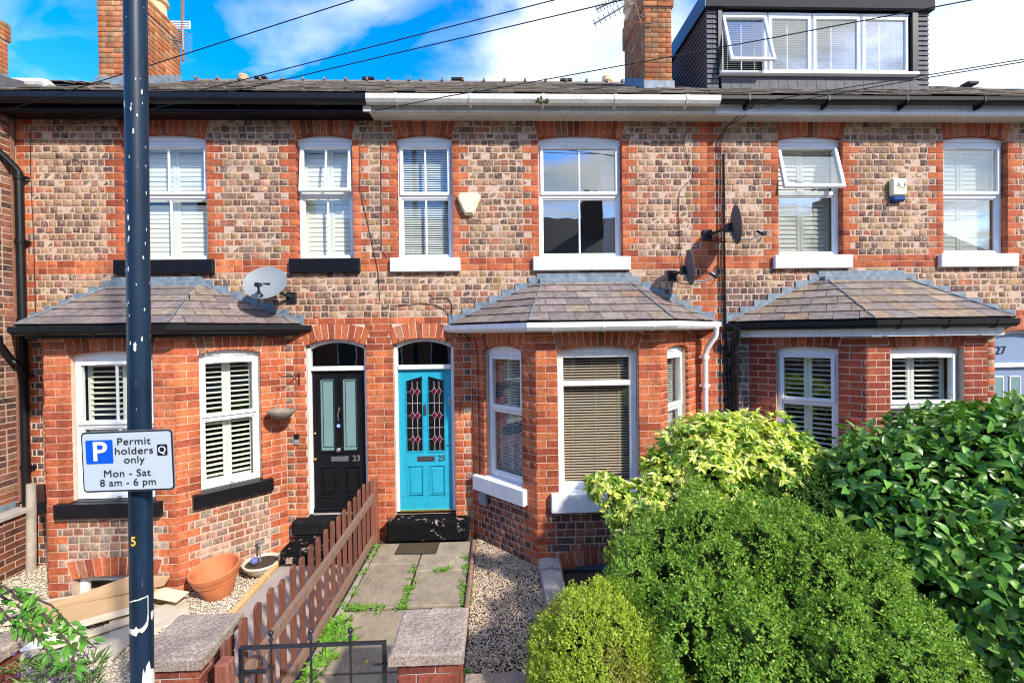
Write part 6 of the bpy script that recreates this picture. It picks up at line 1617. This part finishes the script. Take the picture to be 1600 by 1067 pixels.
c_ = tint([(.70, .72, .16), (.74, .74, .26), (.60, .66, .12), (.42, .55, .08), (.76, .72, .34)], m, .12); low = np.repeat(rng.random(n) < .22, per); c_[low] = tint([(.16, .30, .04), (.22, .36, .05)], int(low.sum()))
i1, i2 = split(O, N2); rebase(build_leaves('leaves', 'leaf_m', LONG, O[i2], D[i2], N2[i2], L_[i2], W_[i2], c_[i2], G4), G4)['kind'] = 'stuff'
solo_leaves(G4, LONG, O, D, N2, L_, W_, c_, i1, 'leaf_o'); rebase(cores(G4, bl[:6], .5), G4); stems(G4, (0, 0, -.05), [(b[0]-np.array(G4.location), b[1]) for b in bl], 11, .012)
# -- glossy broad-leaved shrub
bl = blobs([(1405, 765, 3.85, 100, 98, 0), (1500, 735, 3.75, 105, 100, 0), (1595, 730, 3.65, 112, 105, 0), (1450, 870, 3.55, 140, 118, 0), (1570, 900, 3.35, 165, 140, 0), (1345, 745, 3.95, 48, 48, 0), (1610, 1010, 3.15, 100, 75, 0), (1500, 940, 3.3, 95, 85, 0)])
G5 = thing('glossy_shrub', 'tall dark glossy broad-leaved shrub filling the right edge', 'shrub', atD(1520, 1000, 3.7).xy.to_3d())
P, Nn = sample(bl, 17000, .10, .15, .80, 4); n = len(P)
D = nrm(Nn*.45+np.array([0, 0, -.30])+rng.normal(0, .72, (n, 3))); N2 = nrm(Nn*.8+np.array([0, -.1, .65])+rng.normal(0, .48, (n, 3))); L_ = rng.uniform(.060, .130, n); W_ = L_*rng.uniform(.46, .58, n)
c_ = tint([(.085, .215, .028), (.10, .26, .035), (.06, .165, .022), (.16, .34, .05), (.20, .33, .06)], n); yg = rng.random(n) < .06; c_[yg] = tint([(.20, .34, .05)], int(yg.sum()))
i1, i2 = split(P, N2); rebase(build_leaves('leaves', 'gloss_m', BIG, P[i2], D[i2], N2[i2], L_[i2], W_[i2], c_[i2], G5), G5)['kind'] = 'stuff'
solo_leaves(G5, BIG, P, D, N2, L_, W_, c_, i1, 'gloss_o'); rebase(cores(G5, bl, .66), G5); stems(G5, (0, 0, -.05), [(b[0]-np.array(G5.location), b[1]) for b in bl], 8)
# -- arching leafy branches at the lower left
G6 = thing('arching_shrub', 'arching green leafy branches in the lower left corner', 'shrub', atD(-60, 1050, 2.9).xy.to_3d()); Pp = []; Dd = []
runs = [[(-60, 960, 2.9), (20, 920, 2.85), (80, 945, 2.8), (118, 985, 2.7), (150, 1012, 2.6)], [(-60, 930, 3.0), (5, 915, 2.9), (45, 945, 2.8), (75, 985, 2.7)], [(-50, 990, 2.8), (30, 960, 2.75), (70, 1010, 2.7), (90, 1040, 2.6)],
        [(20, 930, 2.85), (70, 960, 2.75), (112, 1010, 2.65), (118, 1050, 2.6)], [(-60, 1000, 2.9), (0, 950, 2.85), (30, 985, 2.8)], [(-60, 905, 3.05), (0, 930, 2.95), (50, 960, 2.9), (60, 1000, 2.8)]]
for ru in runs:
    pts = [atD(*q) for q in ru]; q = MB(); q.tube([p-G6.location for p in pts], [.010, .008, .006, .004, .003][:len(pts)], 6); q.build('branch', 'bark', G6)
    for a, b in zip(pts, pts[1:]):
        for k in range(15):
            p = a.lerp(b, random.random()); d = (b-a).normalized(); Pp.append(p+Vector([random.gauss(0, .012) for _ in range(3)])); Dd.append(d*.6+Vector([random.gauss(0, .7), random.gauss(0, .7), random.gauss(-.35, .4)]))
Pp = np.array([tuple(p) for p in Pp]); Dd = np.array([tuple(d) for d in Dd]); n = len(Pp)
L_ = rng.uniform(.045, .075, n); c_ = tint([(.10, .28, .03), (.14, .34, .04), (.07, .22, .03)], n); N2 = nrm(np.array([0, -.4, 1.])+rng.normal(0, .4, (n, 3)))
i1 = np.arange(min(300, n)); i2 = np.arange(min(300, n), n)
solo_leaves(G6, BIG, Pp, Dd, N2, L_, L_*.42, c_, i1, 'leaf_o')
if len(i2): rebase(build_leaves('leaves', 'leaf_m', BIG, Pp[i2], Dd[i2], N2[i2], L_[i2], L_[i2]*.42, c_[i2], G6), G6)['kind'] = 'stuff'
def blades(name, label, centers, per, h, spread, cols, width=.006, kind='stuff', cat='plants', wide=False):
    C = np.repeat(np.array(centers), per, 0); n = len(C); a = rng.uniform(0, 6.28, n); rr = rng.uniform(0, 1, n)**.6*spread
    P = C+np.column_stack([np.cos(a)*rr*.5, np.sin(a)*rr*.5, np.zeros(n)]); D = nrm(np.column_stack([np.cos(a)*rng.uniform(.3, 1.3, n), np.sin(a)*rng.uniform(.3, 1.3, n), np.ones(n)*(.45 if wide else 1.)]))
    L_ = h*rng.uniform(.5, 1.15, n); o = build_leaves(name, 'leaf_m', LONG if not wide else BIG, P, D, nrm(np.cross(D, np.cross(np.array([0, 0, 1.]), D))+1e-3), L_, np.full(n, width)*rng.uniform(.7, 1.3, n), tint(cols, n)); 
    tag(o, label, cat, kind=kind); return o
cs = [tuple(atD(random.uniform(30, 168), random.uniform(1020, 1085), 2.72)) for _ in range(24)]
cs = [(x, y, z-.05) for x, y, z in cs]
blades('lavender_clump', 'grey green lavender clump with thin stems at the bottom left', cs, 22, .085, .09, [(.22, .32, .13), (.16, .30, .08), (.30, .36, .19), (.18, .36, .07)], .0035, kind=None, cat='plant')
q = []
for c in cs:
    q += [(c[0]+random.uniform(-.05, .05), c[1]+random.uniform(-.05, .05), c[2]+random.uniform(.07, .12)) for _ in range(2)]
o = blades('lavender_flowers', 'small purple lavender flower heads above the clump', q, 12, .022, .012, [(.10, .07, .20), (.14, .09, .26)], .006, cat='flowers')
# -- weeds in the path joints
W1 = []
def along(x0, y0, x1, y1, n, j=.03):
    for k in range(n): t_ = random.random(); W1.append((x0+(x1-x0)*t_+random.gauss(0, j), y0+(y1-y0)*t_+random.gauss(0, j), .10))
along(-1.53, -.22, -1.53, -.55, 11, .018); along(-1.52, -.55, -1.50, -1.1, 6, .015); along(-1.5, -1.15, -1.52, -1.5, 5, .02); along(-1.50, -1.54, -1.05, -1.54, 20, .022); along(-.98, -1.54, -.93, -1.54, 6, .02)
along(-.945, -1.5, -.94, -1.05, 16, .018); along(-.94, -.95, -.94, -.75, 4, .015); along(-.75, -.87, -.55, -.87, 8, .02); along(-.40, -.5, -.36, -1.0, 9, .025); along(-.37, -1.15, -.33, -1.55, 26, .04); along(-.66, -2.3, -.63, -2.9, 10, .02); along(-.28, -2.3, -.26, -2.5, 4, .02)
blades('weeds', 'low green weeds growing in the joints of the garden path', W1, 12, .042, .05, [(.15, .33, .035), (.11, .27, .03), (.20, .38, .06)], .012, cat='weeds', wide=True)
W2 = [(-1.50+random.gauss(.03, .05), random.uniform(-2.6, -1.62), .10) for _ in range(34)]+[(random.uniform(-1.5, -.7), random.gauss(-2.95, .07), .10) for _ in range(30)]
blades('dandelion_leaves', 'thick green dandelion leaves along the fence side of the path', W2, 13, .07, .09, [(.16, .36, .03), (.21, .42, .05), (.12, .29, .03)], .022, cat='weeds', wide=True)
t = thing('dandelion', 'single yellow dandelion flower on the path by the gate', 'flower', atZ_(553, 993, .16) if False else (-1.05, -2.36, .105))
m = MB(); m.tube([(-.06, 0, 0), (-.03, 0, .05), (0, 0, .07)], .0022, 5); m.build('stem', 'leafgreen' if 'leafgreen' in MAT else 'new_wood', t)
m = MB(); m.ball((0, 0, .078), .014, 8, sz=.6); m.build('flower_head', 'yellow', t)
# fallen debris and little plants on the gravel
G23 = [(random.uniform(-.2, .3), random.uniform(-2.4, -.6), .085) for _ in range(9)]
blades('seedlings', 'tiny green seedlings scattered on the brown gravel strip', G23, 7, .022, .02, [(.20, .42, .05)], .010, cat='weeds', wide=True)
blades('fern_tuft', 'small green fern tuft by the downpipe at the foot of the left garden wall', [(-5.98, -.42, -.13), (-6.0, -.36, -.13)], 16, .10, .06, [(.12, .28, .04)], .012, kind=None, cat='plant', wide=True)

# ================================================================ emit the brickwork
for key in ('A', 'B', 'C', 'N', 'W', 'P1', 'P2', 'P3', 'FW'):
    emit_bricks(key, HOUSE[key], 300)
